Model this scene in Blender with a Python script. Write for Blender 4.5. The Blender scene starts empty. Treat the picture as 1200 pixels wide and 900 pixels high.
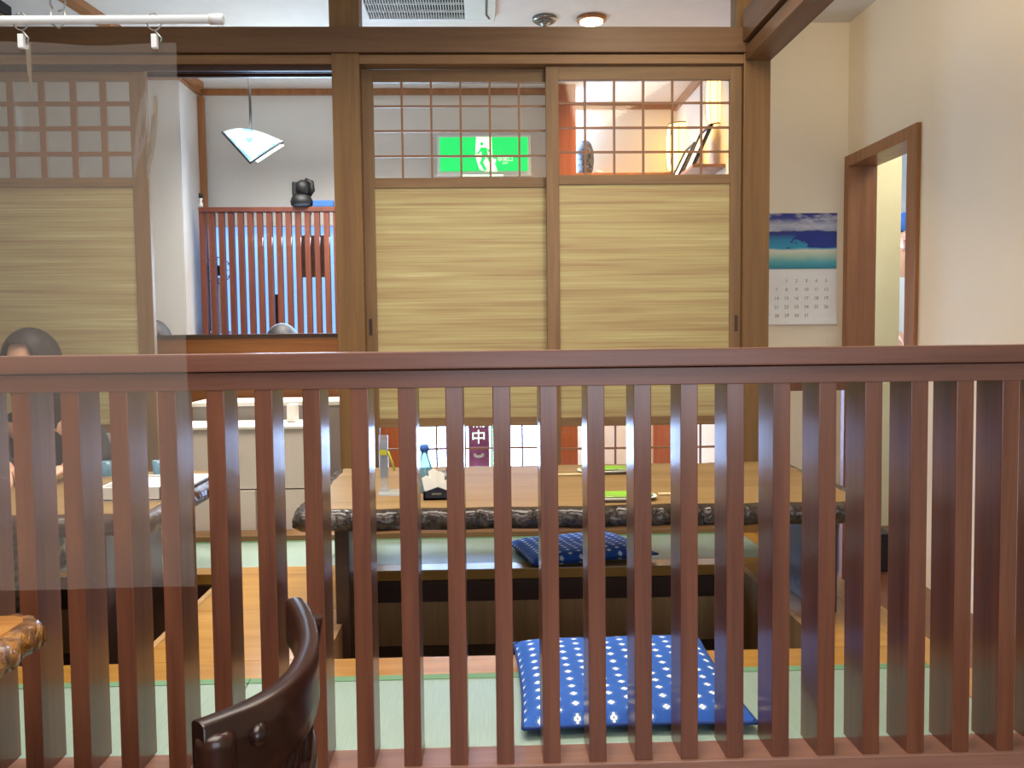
import bpy, bmesh, math, random
from mathutils import Vector, Matrix, noise
random.seed(4)
C = bpy.context.scene.collection
R = math.radians
SC = bpy.context.scene

# ---------------------------------------------------------------- camera
CAM = Vector((0.0, 0.0, 1.2))
YAW, PITCH, ROLL, FPX = R(-1.83), R(3.60), R(-0.62), 1000.0
ROT = Matrix.Rotation(YAW, 3, 'Z') @ Matrix.Rotation(R(90) - PITCH, 3, 'X') @ Matrix.Rotation(ROLL, 3, 'Z')
cd = bpy.data.cameras.new('camera'); cam = bpy.data.objects.new('camera', cd); C.objects.link(cam)
cam.matrix_world = Matrix.Translation(CAM) @ ROT.to_4x4()
cd.sensor_width = 36.0; cd.lens = FPX / 1200.0 * 36.0; cd.clip_start = 0.05
SC.camera = cam

def ray(px, py):
    return ROT @ Vector(((px - 600.0) / FPX, -(py - 450.0) / FPX, -1.0))
def at(px, py, Y):
    d = ray(px, py); return CAM + d * ((Y - CAM.y) / d.y)
def atz(px, py, z):
    d = ray(px, py); return CAM + d * ((z - CAM.z) / d.z)
def X(px, py, Y): return at(px, py, Y).x
def Z(px, py, Y): return at(px, py, Y).z

# ---------------------------------------------------------------- world, light, exposure
w = bpy.data.worlds.new('world'); SC.world = w; w.use_nodes = True
w.node_tree.nodes['Background'].inputs[0].default_value = (0.42, 0.60, 1.0, 1)
w.node_tree.nodes['Background'].inputs[1].default_value = 22.0
SC.view_settings.view_transform = 'Standard'; SC.view_settings.look = 'None'
SC.view_settings.gamma = 1.0; SC.view_settings.use_curve_mapping = False
SC.view_settings.exposure = -0.06

def area(name, loc, size, power, col, rot=(0, 0, 0), sy=None):
    l = bpy.data.lights.new(name, 'AREA'); l.energy = power; l.color = col; l.size = size
    if sy: l.shape = 'RECTANGLE'; l.size_y = sy
    o = bpy.data.objects.new(name, l); C.objects.link(o); o.location = loc; o.rotation_euler = rot
    return o
WARM = (1.0, 0.80, 0.58); NEUT = (1.0, 0.90, 0.78); COOL = (0.70, 0.84, 1.0)
SPR = R(115)
def down(*a, **k):
    o = area(*a, **k); o.data.spread = SPR; return o
down('light_dining', (-0.7, 0.4, 2.82), 2.2, 62, NEUT, sy=1.8)
down('light_tatami', (-0.5, 2.65, 2.82), 2.2, 44, NEUT, sy=1.0)
area('light_added_wash', (0.9, 2.3, 2.80), 0.9, 34, (1.0, .80, .54), rot=(R(24), R(-34), 0), sy=0.9)  # added lamp washing the right wall with warm light; has no fitting
area('light_front_window', (0.7, -1.9, 1.5), 2.0, 64, COOL, rot=(R(90), 0, 0), sy=1.6)
down('light_back_left', (-0.9, 4.9, 2.82), 1.2, 72, (1, .96, .9), sy=0.9)
area('light_back_window', (-0.9, 5.62, 1.55), 1.2, 38, (.5, .74, 1.0), rot=(R(112), 0, R(180)), sy=0.6)
down('light_back_right', (0.95, 5.5, 2.82), 0.5, 30, (1.0, .56, .20), sy=0.9)
area('light_kitchen', (2.7, 4.4, 2.5), 0.8, 15, (1, .97, .9), sy=0.8)

# ---------------------------------------------------------------- materials
def lin(c):
    return tuple((v / 255 / 12.92) if v / 255 <= 0.04045 else ((v / 255 + 0.055) / 1.055) ** 2.4 for v in c) + (1.0,)
class NT:
    def __init__(s, name):
        s.m = bpy.data.materials.new(name); s.m.use_nodes = True; s.t = s.m.node_tree
        s.b = s.t.nodes['Principled BSDF']; s.out = s.t.nodes['Material Output']
    def n(s, typ, **kw):
        x = s.t.nodes.new(typ)
        for k, v in kw.items(): setattr(x, k, v)
        return x
    def l(s, a, b): s.t.links.new(a, b)
    def math(s, op, a, b=None, c=None):
        x = s.n('ShaderNodeMath', operation=op)
        for i, v in enumerate((a, b, c)):
            if v is None: continue
            if isinstance(v, (int, float)): x.inputs[i].default_value = v
            else: s.l(v, x.inputs[i])
        return x.outputs[0]
    def mix(s, f, a, b):
        x = s.n('ShaderNodeMix', data_type='RGBA')
        if isinstance(f, (int, float)): x.inputs[0].default_value = f
        else: s.l(f, x.inputs[0])
        for i, v in ((6, a), (7, b)):
            if isinstance(v, tuple): x.inputs[i].default_value = v
            else: s.l(v, x.inputs[i])
        return x.outputs[2]
    def coords(s, kind='Object', scale=(1, 1, 1), rnd=True):
        tc = s.n('ShaderNodeTexCoord'); mp = s.n('ShaderNodeMapping')
        mp.inputs['Scale'].default_value = scale
        s.l(tc.outputs[kind], mp.inputs[0])
        if rnd:
            oi = s.n('ShaderNodeObjectInfo'); v = s.math('MULTIPLY', oi.outputs['Random'], 37.0)
            cb = s.n('ShaderNodeCombineXYZ')
            for i in range(3): s.l(v, cb.inputs[i])
            s.l(cb.outputs[0], mp.inputs['Location'])
        return mp.outputs[0]
    def noise(s, vec, scale, detail=4, rough=.55, dist=0):
        x = s.n('ShaderNodeTexNoise'); s.l(vec, x.inputs['Vector'])
        x.inputs['Scale'].default_value = scale; x.inputs['Detail'].default_value = detail
        x.inputs['Roughness'].default_value = rough; x.inputs['Distortion'].default_value = dist
        return x.outputs['Fac']
    def ramp(s, f, stops):
        x = s.n('ShaderNodeValToRGB'); s.l(f, x.inputs[0]); e = x.color_ramp.elements
        e[0].position, e[0].color = stops[0]; e[1].position, e[1].color = stops[-1]
        for p, c in stops[1:-1]:
            q = e.new(p); q.color = c
        return x.outputs[0]
    def bump(s, h, strength=.2, dist=.002):
        x = s.n('ShaderNodeBump'); x.inputs['Strength'].default_value = strength; x.inputs['Distance'].default_value = dist
        s.l(h, x.inputs['Height']); s.l(x.outputs[0], s.b.inputs['Normal'])
    def set(s, **kw):
        for k, v in kw.items(): s.b.inputs[k.replace('_', ' ')].default_value = v
        return s.m
def plain(name, c, rough=.5, **kw):
    t = NT(name); vec = t.coords(rnd=False); f = t.noise(vec, 9, 3)
    a = lin(c); b = tuple(v * .86 for v in a[:3]) + (1,)
    t.l(t.mix(f, a, b), t.b.inputs['Base Color']); t.set(Roughness=rough, **kw); return t.m
def glow(name, c, s):
    t = NT(name); t.set(Base_Color=lin(c), Emission_Color=lin(c), Emission_Strength=s, Roughness=.5); return t.m
def wood(name, c1, c2, axis=2, rough=.4, coat=0.0, freq=1.0, spec=.5, coat_r=.15):
    t = NT(name); sc = [26 * freq] * 3; sc[axis] = 1.3 * freq
    vec = t.coords(scale=tuple(sc))
    f = t.noise(vec, 1.0, 5, .6, .6); sc2 = t.noise(vec, 5.0, 3, .6)
    g = t.math('ADD', t.math('MULTIPLY', f, .75), t.math('MULTIPLY', sc2, .25))
    t.l(t.ramp(g, [(.34, lin(c2)), (.64, lin(c1))]), t.b.inputs['Base Color'])
    t.bump(g, .12, .001); t.set(Roughness=rough, Coat_Weight=coat, Coat_Roughness=coat_r, Specular_IOR_Level=spec)
    return t.m
M = {}
M['rail'] = wood('rail_wood', (114, 66, 42), (88, 46, 29), 2, .5, .75, 1.0, .35, .2)
M['railx'] = wood('rail_wood_long', (118, 76, 60), (96, 58, 44), 0, .45, .3, 1.0, .4, .3)
M['sill'] = wood('sill_glare_wood', (146, 106, 90), (122, 84, 68), 0, .4, .3, 1.0, .4, .3)  # rail wood made paler: glare on the sill is put into its colour
M['post'] = wood('post_wood', (126, 94, 54), (102, 72, 38), 2, .5, .05, .8)
M['beam'] = wood('beam_wood', (116, 84, 54), (92, 64, 38), 0, .5, .08, .8)
M['beamy'] = wood('beam_wood_deep', (124, 90, 58), (98, 70, 42), 1, .45, .1, .8)
M['track'] = wood('track_wood', (142, 108, 70), (116, 84, 52), 0, .5, 0, 1)
M['frame'] = wood('door_frame_wood', (134, 104, 70), (110, 82, 50), 2, .5, 0, 1)
M['framex'] = wood('door_rail_wood', (138, 108, 74), (114, 86, 54), 0, .5, 0, 1)
M['kumiko'] = plain('muntin_wood', (140, 98, 66), .5)
M['casing'] = wood('casing_wood', (160, 106, 60), (132, 84, 42), 2, .4, .15, 1)
M['yellow'] = wood('board_wood', (178, 134, 62), (152, 108, 44), 0, .3, .3, .7)
M['yellowy'] = wood('board_wood_deep', (178, 134, 62), (152, 108, 44), 1, .3, .3, .7)
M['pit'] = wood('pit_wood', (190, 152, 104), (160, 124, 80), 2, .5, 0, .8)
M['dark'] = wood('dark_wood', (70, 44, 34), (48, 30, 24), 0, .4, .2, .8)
M['rust'] = wood('rust_wood', (172, 96, 54), (146, 74, 38), 2, .45, 0, .8)
M['screen'] = wood('lattice_wood', (124, 68, 50), (96, 48, 36), 2, .5, 0, 1)
M['booth'] = wood('booth_wood', (158, 100, 52), (132, 78, 38), 0, .45, .1, .8)
M['chair'] = wood('chair_wood', (44, 22, 16), (25, 12, 9), 1, .32, .28, .6, .3, .14)
M['tabletop'] = wood('tabletop_wood', (146, 120, 80), (120, 94, 58), 0, .5, 0, .35, .2, .2)
M['slabtop'] = wood('slab_wood', (206, 150, 84), (150, 94, 40), 0, .15, .8, .5, .5, .05)
M['ceil'] = plain('ceiling_paper', (222, 220, 214), .8)
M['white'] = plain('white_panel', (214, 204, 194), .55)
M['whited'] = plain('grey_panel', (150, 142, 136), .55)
M['plastic'] = plain('white_plastic', (222, 226, 226), .35)
M['floor'] = wood('floor_wood', (110, 70, 46), (84, 50, 32), 1, .4, .2, .5)
M['black'] = plain('black_stuff', (18, 16, 18), .55)
M['navy'] = plain('navy_plastic', (24, 32, 54), .35)
M['metal'] = plain('metal', (150, 152, 150), .3, Metallic=.9)
M['skin'] = plain('skin', (226, 176, 148), .5, Subsurface_Weight=.1)
M['blackcloth'] = plain('black_cloth', (34, 30, 34), .9)
M['paleclothes'] = plain('grey_cloth', (150, 148, 132), .9)
M['whitecloth'] = plain('white_cloth', (232, 234, 236), .8)
M['bluecloth'] = plain('blue_cloth', (60, 110, 190), .8)
M['eye'] = plain('eye_dark', (30, 24, 22), .2)
M['lips'] = plain('lips', (176, 92, 84), .45)
M['green'] = plain('green_glaze', (128, 200, 46), .25, Coat_Weight=.6)
M['cream'] = plain('cream_wood', (220, 196, 150), .5)
M['yellowst'] = plain('yellow_green_plastic', (210, 214, 60), .4)
M['paper'] = plain('paper', (232, 230, 222), .7)
M['ink'] = plain('ink_grey', (150, 146, 138), .7)
M['inkd'] = plain('pale_lead', (40, 44, 50), .4)
M['maroon'] = plain('maroon_cloth', (120, 40, 56), .8, Transmission_Weight=0.0)
M['heri'] = plain('tatami_border', (104, 146, 112), .8)
M['exitg'] = glow('exit_green', (6, 200, 92), 1.15)
M['exitw'] = glow('exit_white', (236, 250, 214), 1.3)
M['lantern'] = glow('lantern_paper', (255, 212, 128), 3.6)
M['lampon'] = glow('lamp_lens', (255, 236, 200), 6.0)
M['windowblue'] = glow('frosted_daylight', (120, 172, 240), 1.5)

def hair_mat():
    t = NT('hair'); v = t.coords(scale=(90, 90, 4)); f = t.noise(v, 1, 3)
    t.l(t.ramp(f, [(.35, lin((22, 19, 20))), (.7, lin((52, 46, 46)))]), t.b.inputs['Base Color']); t.bump(f, .4, .002)
    return t.set(Roughness=.6)
M['hair'] = hair_mat()
def plaster(name, c):
    t = NT(name); v = t.coords(rnd=False); f = t.noise(v, 2.2, 5, .6); g = t.noise(v, 60, 3, .6)
    a = lin(c); b = tuple(x * .93 for x in a[:3]) + (1,)
    t.l(t.mix(f, a, b), t.b.inputs['Base Color']); t.bump(t.math('ADD', g, t.math('MULTIPLY', f, 2)), .25, .004)
    return t.set(Roughness=.85)
M['plaster'] = plaster('plaster_cream', (238, 224, 196))
M['plasterw'] = plaster('plaster_white', (212, 210, 206))
M['plastery'] = plaster('plaster_yellow', (222, 208, 160))
def tatami():
    t = NT('tatami_rush'); v = t.coords(scale=(420, 9, 1), rnd=False); v2 = t.coords(scale=(1.2, 1.2, 1), rnd=True)
    f = t.noise(v, 1, 3, .6); g = t.noise(v2, 2, 3)
    c = t.ramp(f, [(.3, lin((132, 156, 142))), (.7, lin((154, 174, 160)))])
    t.l(t.mix(t.math('MULTIPLY', g, .5), c, lin((144, 166, 154))), t.b.inputs['Base Color'])
    t.bump(f, .3, .001); return t.set(Roughness=.42, Coat_Weight=.15, Coat_Roughness=.35)
M['tatami'] = tatami()
def rush(name, k=1.0):
    t = NT(name); v = t.coords(scale=(1.6, 1, 165), rnd=True); v2 = t.coords(scale=(1.1, 1, 26), rnd=True)
    f = t.noise(v, 1, 2, .6, .1); g = t.noise(v2, 1, 3, .6, .2)
    h = t.math('ADD', t.math('MULTIPLY', f, .5), t.math('MULTIPLY', g, .5))
    t.l(t.ramp(h, [(.34, lin((152, 128, 90))), (.46, lin((170, 152, 108))), (.56, lin((178, 166, 118))), (.68, lin((200, 192, 146)))]), t.b.inputs['Base Color'])
    t.bump(f, .3, .001); return t.set(Roughness=.55)
M['rush'] = rush('woven_rush')
def bark(name, c1, c2, fs=22):
    t = NT(name); v = t.coords(rnd=False); f = t.noise(v, fs, 5, .7, .8)
    t.l(t.ramp(f, [(.35, lin(c2)), (.62, lin(c1))]), t.b.inputs['Base Color']); t.bump(f, 1.0, .02)
    return t.set(Roughness=.22, Coat_Weight=.6, Coat_Roughness=.1)
M['bark'] = bark('lacquered_bark', (62, 46, 38), (18, 12, 11), 48)
M['barkhoney'] = bark('honey_bark', (170, 116, 46), (92, 54, 18), 26)
def glass(name, tint, refl=.06, haze=0.0, hazec=(.8, .8, .8, 1)):
    t = NT(name); nt = t.t; nt.nodes.remove(t.b)
    tr = t.n('ShaderNodeBsdfTransparent'); tr.inputs[0].default_value = tint
    gl = t.n('ShaderNodeBsdfGlossy'); gl.inputs['Roughness'].default_value = .06
    fr = t.n('ShaderNodeFresnel'); fr.inputs[0].default_value = 1.42
    mx = t.n('ShaderNodeMixShader'); t.l(t.math('ADD', fr.outputs[0], refl - .03), mx.inputs[0]); t.l(tr.outputs[0], mx.inputs[1]); t.l(gl.outputs[0], mx.inputs[2])
    last = mx.outputs[0]
    if haze:
        df = t.n('ShaderNodeBsdfDiffuse'); df.inputs[0].default_value = hazec
        tl = t.n('ShaderNodeBsdfTranslucent'); tl.inputs[0].default_value = hazec
        m2 = t.n('ShaderNodeMixShader'); t.l(df.outputs[0], m2.inputs[1]); t.l(tl.outputs[0], m2.inputs[2])
        m3 = t.n('ShaderNodeMixShader'); m3.inputs[0].default_value = haze; t.l(last, m3.inputs[1]); t.l(m2.outputs[0], m3.inputs[2])
        last = m3.outputs[0]
    t.l(last, t.out.inputs[0]); return t.m
M['glass'] = glass('clear_glass', (.97, .98, .98, 1), .02)
M['vinyl'] = glass('clear_vinyl', (.95, .95, .94, 1), .015, .09, (.78, .76, .74, 1))
M['acrylic'] = glass('acrylic', (.9, .94, .97, 1), .12, .25, (.85, .9, .95, 1))
M['bottleblue'] = glass('blue_bottle', (.45, .75, .9, 1), .12, .35, (.4, .7, .85, 1))
def zabuton():
    t = NT('zabuton_print'); tc = t.n('ShaderNodeTexCoord'); sp = t.n('ShaderNodeSeparateXYZ'); t.l(tc.outputs['UV'], sp.inputs[0])
    N = 6.4; U = t.math('MULTIPLY', sp.outputs[0], N); V = t.math('MULTIPLY', sp.outputs[1], 24.0)
    row = t.math('FLOOR', V); U2 = t.math('ADD', U, t.math('MULTIPLY', t.math('MODULO', row, 2.0), .5))
    px = t.math('SUBTRACT', t.math('FRACT', U2), .5); py = t.math('MULTIPLY', t.math('SUBTRACT', t.math('FRACT', V), .5), .25)
    ax = t.math('ABSOLUTE', px); ay = t.math('ABSOLUTE', py)
    def blob(cx, cy, r):
        dx = t.math('SUBTRACT', ax, cx); dy = t.math('SUBTRACT', ay, cy)
        d = t.math('SQRT', t.math('ADD', t.math('MULTIPLY', dx, dx), t.math('MULTIPLY', dy, dy)))
        return t.math('LESS_THAN', d, r)
    fl = t.math('MAXIMUM', blob(.058, 0, .044), blob(0, .058, .044))
    hole = t.math('SUBTRACT', 1.0, blob(0, 0, .018))
    fl = t.math('MULTIPLY', fl, hole)
    def line(val, wdt): return t.math('LESS_THAN', t.math('ABSOLUTE', val), wdt)
    l1 = line(t.math('SUBTRACT', ax, ay), .008); l2 = line(px, .007); l3 = line(py, -1.0)
    l4 = line(t.math('SUBTRACT', t.math('ADD', ax, ay), .16), .008)
    l5 = line(t.math('SUBTRACT', t.math('MULTIPLY', ax, 2.2), ay), .012)
    ln = t.math('MAXIMUM', t.math('MAXIMUM', l1, l4), t.math('MAXIMUM', l2, t.math('MAXIMUM', l3, l5)))
    base = t.mix(t.noise(tc.outputs['Object'], 14, 3), lin((34, 96, 190)), lin((26, 78, 164)))
    c = t.mix(t.math('MULTIPLY', ln, .6), base, lin((120, 168, 226)))
    c = t.mix(fl, c, lin((232, 240, 246)))
    t.l(c, t.b.inputs['Base Color']); return t.set(Roughness=.8)
M['zabuton'] = zabuton()
def photo():
    t = NT('sea_photo'); tc = t.n('ShaderNodeTexCoord'); sp = t.n('ShaderNodeSeparateXYZ'); t.l(tc.outputs['UV'], sp.inputs[0])
    mp = t.n('ShaderNodeMapping'); mp.inputs['Scale'].default_value = (1.6, 3.2, 1); t.l(tc.outputs['UV'], mp.inputs[0])
    f = t.noise(mp.outputs[0], 2.6, 6, .6)
    v = t.math('ADD', sp.outputs[1], t.math('MULTIPLY', t.math('SUBTRACT', f, .5), .09))
    c = t.ramp(v, [(0.0, lin((40, 128, 150))), (.12, lin((84, 164, 170))), (.25, lin((176, 196, 170))), (.33, lin((206, 208, 186))), (.37, lin((46, 150, 178))), (.52, lin((44, 130, 170))), (.62, lin((34, 56, 130))), (.67, lin((30, 44, 110))), (.70, lin((150, 160, 180))), (.78, lin((176, 180, 190))), (.9, lin((50, 66, 140))), (1.0, lin((40, 46, 120)))])
    cl = t.math('MULTIPLY', t.math('GREATER_THAN', sp.outputs[1], .68), t.math('SMOOTH_MAX', 0.0, t.math('MULTIPLY', t.math('SUBTRACT', f, .46), 5), .1))
    c = t.mix(t.math('MINIMUM', cl, 1.0), c, lin((196, 194, 196)))
    deep = t.math('MULTIPLY', t.math('MULTIPLY', t.math('GREATER_THAN', v, .38), t.math('LESS_THAN', v, .66)), t.math('GREATER_THAN', t.math('ADD', sp.outputs[0], f), 1.0))
    c = t.mix(deep, c, lin((30, 50, 130)))
    t.l(c, t.b.inputs['Base Color']); return t.set(Roughness=.3)
M['photo'] = photo()
M['pipeblue'] = plain('piping_blue', (26, 62, 130), .8)
def vasem():
    t = NT('mottled_black'); v = t.coords(rnd=False); f = t.noise(v, 30, 4, .7)
    t.l(t.ramp(f, [(.42, lin((22, 24, 28))), (.62, lin((120, 126, 130)))]), t.b.inputs['Base Color']); return t.set(Roughness=.3)
M['mottled'] = vasem()
def clothpat():
    t = NT('mottled_skirt'); v = t.coords(rnd=False); f = t.noise(v, 26, 4, .6)
    t.l(t.ramp(f, [(.4, lin((70, 74, 60))), (.55, lin((130, 134, 116))), (.68, lin((196, 190, 172)))]), t.b.inputs['Base Color']); return t.set(Roughness=.9)
M['skirt'] = clothpat()

# ---------------------------------------------------------------- mesh builders
WO = {}
def wpos(o): return WO[o.name] if o else Vector((0, 0, 0))
class MB:
    def __init__(s): s.v = []; s.f = []; s.uv = None; s.sm = set()
    def box(s, x0, x1, y0, y1, z0, z1, bev=0.0):
        if bev <= 0:
            b = len(s.v)
            s.v += [Vector(p) for p in ((x0, y0, z0), (x1, y0, z0), (x1, y1, z0), (x0, y1, z0), (x0, y0, z1), (x1, y0, z1), (x1, y1, z1), (x0, y1, z1))]
            s.f += [[b + i for i in q] for q in ((3, 2, 1, 0), (4, 5, 6, 7), (0, 1, 5, 4), (1, 2, 6, 5), (2, 3, 7, 6), (3, 0, 4, 7))]
        else:
            m = bmesh.new(); bmesh.ops.create_cube(m, size=1)
            for v in m.verts: v.co = Vector(((x0 + x1) / 2 + v.co.x * (x1 - x0), (y0 + y1) / 2 + v.co.y * (y1 - y0), (z0 + z1) / 2 + v.co.z * (z1 - z0)))
            bmesh.ops.bevel(m, geom=m.edges[:], offset=bev, segments=2, affect='EDGES', profile=.6)
            s.add(m); m.free()
        return s
    def add(s, m, mat=None):
        b = len(s.v); m.verts.ensure_lookup_table()
        s.v += [(mat @ v.co) if mat else v.co.copy() for v in m.verts]
        for f in m.faces: s.f.append([b + v.index for v in f.verts])
        return s
    def addmesh(s, me, mat=None):
        b = len(s.v); s.v += [(mat @ v.co) if mat else v.co.copy() for v in me.vertices]
        for p in me.polygons: s.f.append([b + i for i in p.vertices])
        return s
    def grid(s, fn, nu, nv, closeu=False, closev=False):
        b = len(s.v)
        for j in range(nv):
            for i in range(nu): s.v.append(Vector(fn(i / (nu if closeu else nu - 1), j / (nv if closev else nv - 1))))
        for j in range(nv if closev else nv - 1):
            for i in range(nu if closeu else nu - 1):
                i2 = (i + 1) % nu; j2 = (j + 1) % nv
                s.sm.add(len(s.f)); s.f.append([b + j * nu + i, b + j * nu + i2, b + j2 * nu + i2, b + j2 * nu + i])
        return s
    def cap(s, ring): s.f.append(ring); return s
    def tube(s, pts, rad, n=10, cap=True):
        pts = [Vector(p) for p in pts]
        if not hasattr(rad, '__len__'): rad = [rad] * len(pts)
        b = len(s.v); up = Vector((0, 0, 1)); prev = None
        for k, p in enumerate(pts):
            t = (pts[min(k + 1, len(pts) - 1)] - pts[max(k - 1, 0)]).normalized()
            if prev is None:
                a = up if abs(t.z) < .9 else Vector((1, 0, 0)); u = t.cross(a).normalized()
            else: u = (prev - t * prev.dot(t)).normalized()
            prev = u; v = t.cross(u)
            for i in range(n):
                a = 2 * math.pi * i / n; s.v.append(p + (u * math.cos(a) + v * math.sin(a)) * rad[k])
        for k in range(len(pts) - 1):
            for i in range(n):
                s.sm.add(len(s.f)); s.f.append([b + k * n + i, b + k * n + (i + 1) % n, b + (k + 1) * n + (i + 1) % n, b + (k + 1) * n + i])
        if cap:
            s.f.append([b + i for i in range(n)][::-1]); s.f.append([b + (len(pts) - 1) * n + i for i in range(n)])
        return s
    def lathe(s, prof, cx=0, cy=0, n=20, z0=0):
        b = len(s.v)
        for r, z in prof:
            for i in range(n):
                a = 2 * math.pi * i / n; s.v.append(Vector((cx + r * math.cos(a), cy + r * math.sin(a), z0 + z)))
        for k in range(len(prof) - 1):
            for i in range(n):
                s.sm.add(len(s.f)); s.f.append([b + k * n + i, b + k * n + (i + 1) % n, b + (k + 1) * n + (i + 1) % n, b + (k + 1) * n + i])
        s.f.append([b + i for i in range(n)][::-1]); s.f.append([b + (len(prof) - 1) * n + i for i in range(n)])
        return s
    def prism(s, poly, fn, t0, t1):
        """poly: 2-D outline; fn(u, v, t) places it; extruded from t0 to t1"""
        n = len(poly); b = len(s.v)
        s.v += [Vector(fn(u, v, t0)) for u, v in poly] + [Vector(fn(u, v, t1)) for u, v in poly]
        s.f.append([b + i for i in range(n)]); s.f.append([b + n + i for i in range(n)][::-1])
        for i in range(n): s.f.append([b + i, b + (i + 1) % n, b + n + (i + 1) % n, b + n + i])
        return s
    def build(s, name, mat, parent=None, smooth=None, origin=None, fixn=True):
        xs = [v.x for v in s.v]; ys = [v.y for v in s.v]; zs = [v.z for v in s.v]
        o = Vector(((min(xs) + max(xs)) / 2, (min(ys) + max(ys)) / 2, min(zs))) if origin is None else Vector(origin)
        me = bpy.data.meshes.new(name); me.from_pydata([v - o for v in s.v], [], s.f)
        if s.uv: 
            ul = me.uv_layers.new(name='UVMap')
            for p in me.polygons:
                for li in p.loop_indices: ul.data[li].uv = s.uv[me.loops[li].vertex_index]
        if fixn:
            bm = bmesh.new(); bm.from_mesh(me); bmesh.ops.recalc_face_normals(bm, faces=bm.faces[:]); bm.to_mesh(me); bm.free()
        me.materials.append(M[mat] if isinstance(mat, str) else mat)
        for i, p in enumerate(me.polygons): p.use_smooth = (i in s.sm) if smooth is None else smooth
        me.update()
        ob = bpy.data.objects.new(name, me); C.objects.link(ob)
        WO[ob.name] = o; ob.parent = parent; ob.location = o - wpos(parent)
        return ob
def tag(o, label=None, cat=None, group=None, kind=None):
    if label: o['label'] = label
    if cat: o['category'] = cat
    if group: o['group'] = group
    if kind: o['kind'] = kind
    return o
def thing(name, loc, label, cat, group=None, kind=None):
    o = bpy.data.objects.new(name, None); C.objects.link(o); o.location = loc; WO[o.name] = Vector(loc)
    o.empty_display_size = .05
    return tag(o, label, cat, group, kind)
def struct(name, mb, mat, label, **kw):
    return tag(mb.build(name, mat, **kw), label, None, None, 'structure')
def shift(o, d, parent=None):
    c = o.copy(); C.objects.link(c); c.parent = parent if parent else o.parent
    c.location = o.location + Vector(d); WO[c.name] = WO[o.name] + Vector(d); return c
def box(*a, **k): return MB().box(*a, **k)

# ================================================================ large structure
T = .30                                    # tatami level
YD = 3.73                                  # plane of the sliding doors
XR = 2.02; YC = 4.72; XB = 1.45; YW = 6.0; YW2 = 6.4; XL = -1.92; CE = 2.86
floor = struct('floor', box(-4.2, 4.2, -2.1, 7.4, -.06, 0), 'floor', 'brown wooden floor of the dining room and passage')
struct('ceiling', box(-4.2, .58, -2.1, YW + .12, CE, CE + .1), 'ceil', 'pale papered ceiling over the dining rooms')
struct('ceiling', box(.58, 4.2, -2.1, 7.4, CE, CE + .1), 'ceil', 'pale ceiling over the passage and the lantern corner')
struct('wall_left', box(-4.2, -4.1, -2.1, 5.6, 0, CE), 'plaster', 'plaster wall at the far left side')
struct('wall_behind', box(-4.1, 2.1, -2.1, -2.0, 0, CE), 'plaster', 'plaster wall behind the viewer')
# right wall with the doorway
def onx(px, py, xv):
    d = ray(px, py); return CAM.y + d.y * (xv - CAM.x) / d.x
yo0, yo1 = onx(1060.5, 300, XR - .02), 4.66
zo = Z(990, 184, 4.715) - .03
mb = MB().box(XR, XR + .12, -2.0, yo0 - .01, 0, CE).box(XR, XR + .12, yo1 + .01, YC + .1, 0, CE).box(XR, XR + .12, yo0 - .01, yo1 + .01, zo, CE)
struct('wall_right', mb, 'plaster', 'cream plaster wall on the right with a wood-framed doorway')
struct('wall_calendar', box(XB, XR, YC, YC + .1, 0, CE), 'plaster', 'cream plaster wall end carrying the sea calendar')
struct('wall_lantern', box(XB, XB + .1, YC + .1, YW2, 0, CE), 'plaster', 'cream side wall of the lantern corner')
struct('wall_back_right', box(.58, XB + .1, YW2, YW2 + .1, 0, CE), 'plaster', 'warm lit cream back wall behind the lanterns')
struct('wall_back_left', box(-4.1, XL, 5.6, 5.72, 0, CE), 'plasterw', 'white wall face left of the lattice screen')
struct('wall_return', box(XL - .1, XL, 5.72, YW, 0, CE), 'plasterw', 'short white return wall beside the lattice screen')
# back wall (left part) with two window openings
wx0, wx1 = X(238, 300, YW), X(394, 300, YW); wz0, wz1 = 1.12, Z(310, 265, YW)
ex0, ex1, ez0, ez1 = X(474, 520, YW), .50, .14, 1.1
mb = MB().box(XL, wx0, YW, YW + .1, 0, CE).box(wx0, wx1, YW, YW + .1, wz1, CE).box(wx0, wx1, YW, YW + .1, 0, wz0)
mb.box(wx1, ex0, YW, YW + .1, 0, CE).box(ex0, ex1, YW, YW + .1, ez1, CE).box(ex0, ex1, YW, YW + .1, 0, ez0).box(ex1, .58, YW, YW + .1, 0, CE)
struct('wall_back', mb, 'plasterw', 'white back wall behind the lattice screen and exit sign')
for x0, x1 in ((wx1 + .02, ex0 - .02),):
    struct('baseboard_back', box(x0, x1, YW - .02, YW - .002, 0, .95), 'rust', 'rust-brown wooden wainscot left of the entrance window')
struct('baseboard_back', box(1.27, 1.42, YW2 - .03, YW2 - .002, 0, .95), 'rust', 'rust-brown wooden wainscot strip in the lantern corner')
# windows
wn = thing('window_1', ((wx0 + wx1) / 2, YW + .05, wz0), 'frosted blue daylight window behind the lattice screen', None, None, 'structure')
box(wx0, wx1, YW + .05, YW + .06, wz0, wz1).build('pane', 'windowblue', wn)
for k in range(3):
    x = wx0 + (wx1 - wx0) * k / 2; box(x - .012, x + .012, YW + .02, YW + .05, wz0, wz1).build('mullion', 'metal', wn)
wn = thing('window_2', ((ex0 + ex1) / 2, YW + .05, ez0), 'bright low entrance window seen below the woven panels', None, None, 'structure')
box(ex0, ex1, YW + .055, YW + .06, ez0, ez1).build('pane', 'glass', wn)
fr = MB().box(ex0, ex0 + .03, YW + .01, YW + .09, ez0, ez1).box(ex1 - .03, ex1, YW + .01, YW + .09, ez0, ez1).box(ex0, ex1, YW + .01, YW + .09, ez0, ez0 + .03).box(ex0, ex1, YW + .01, YW + .09, ez1 - .03, ez1)
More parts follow.
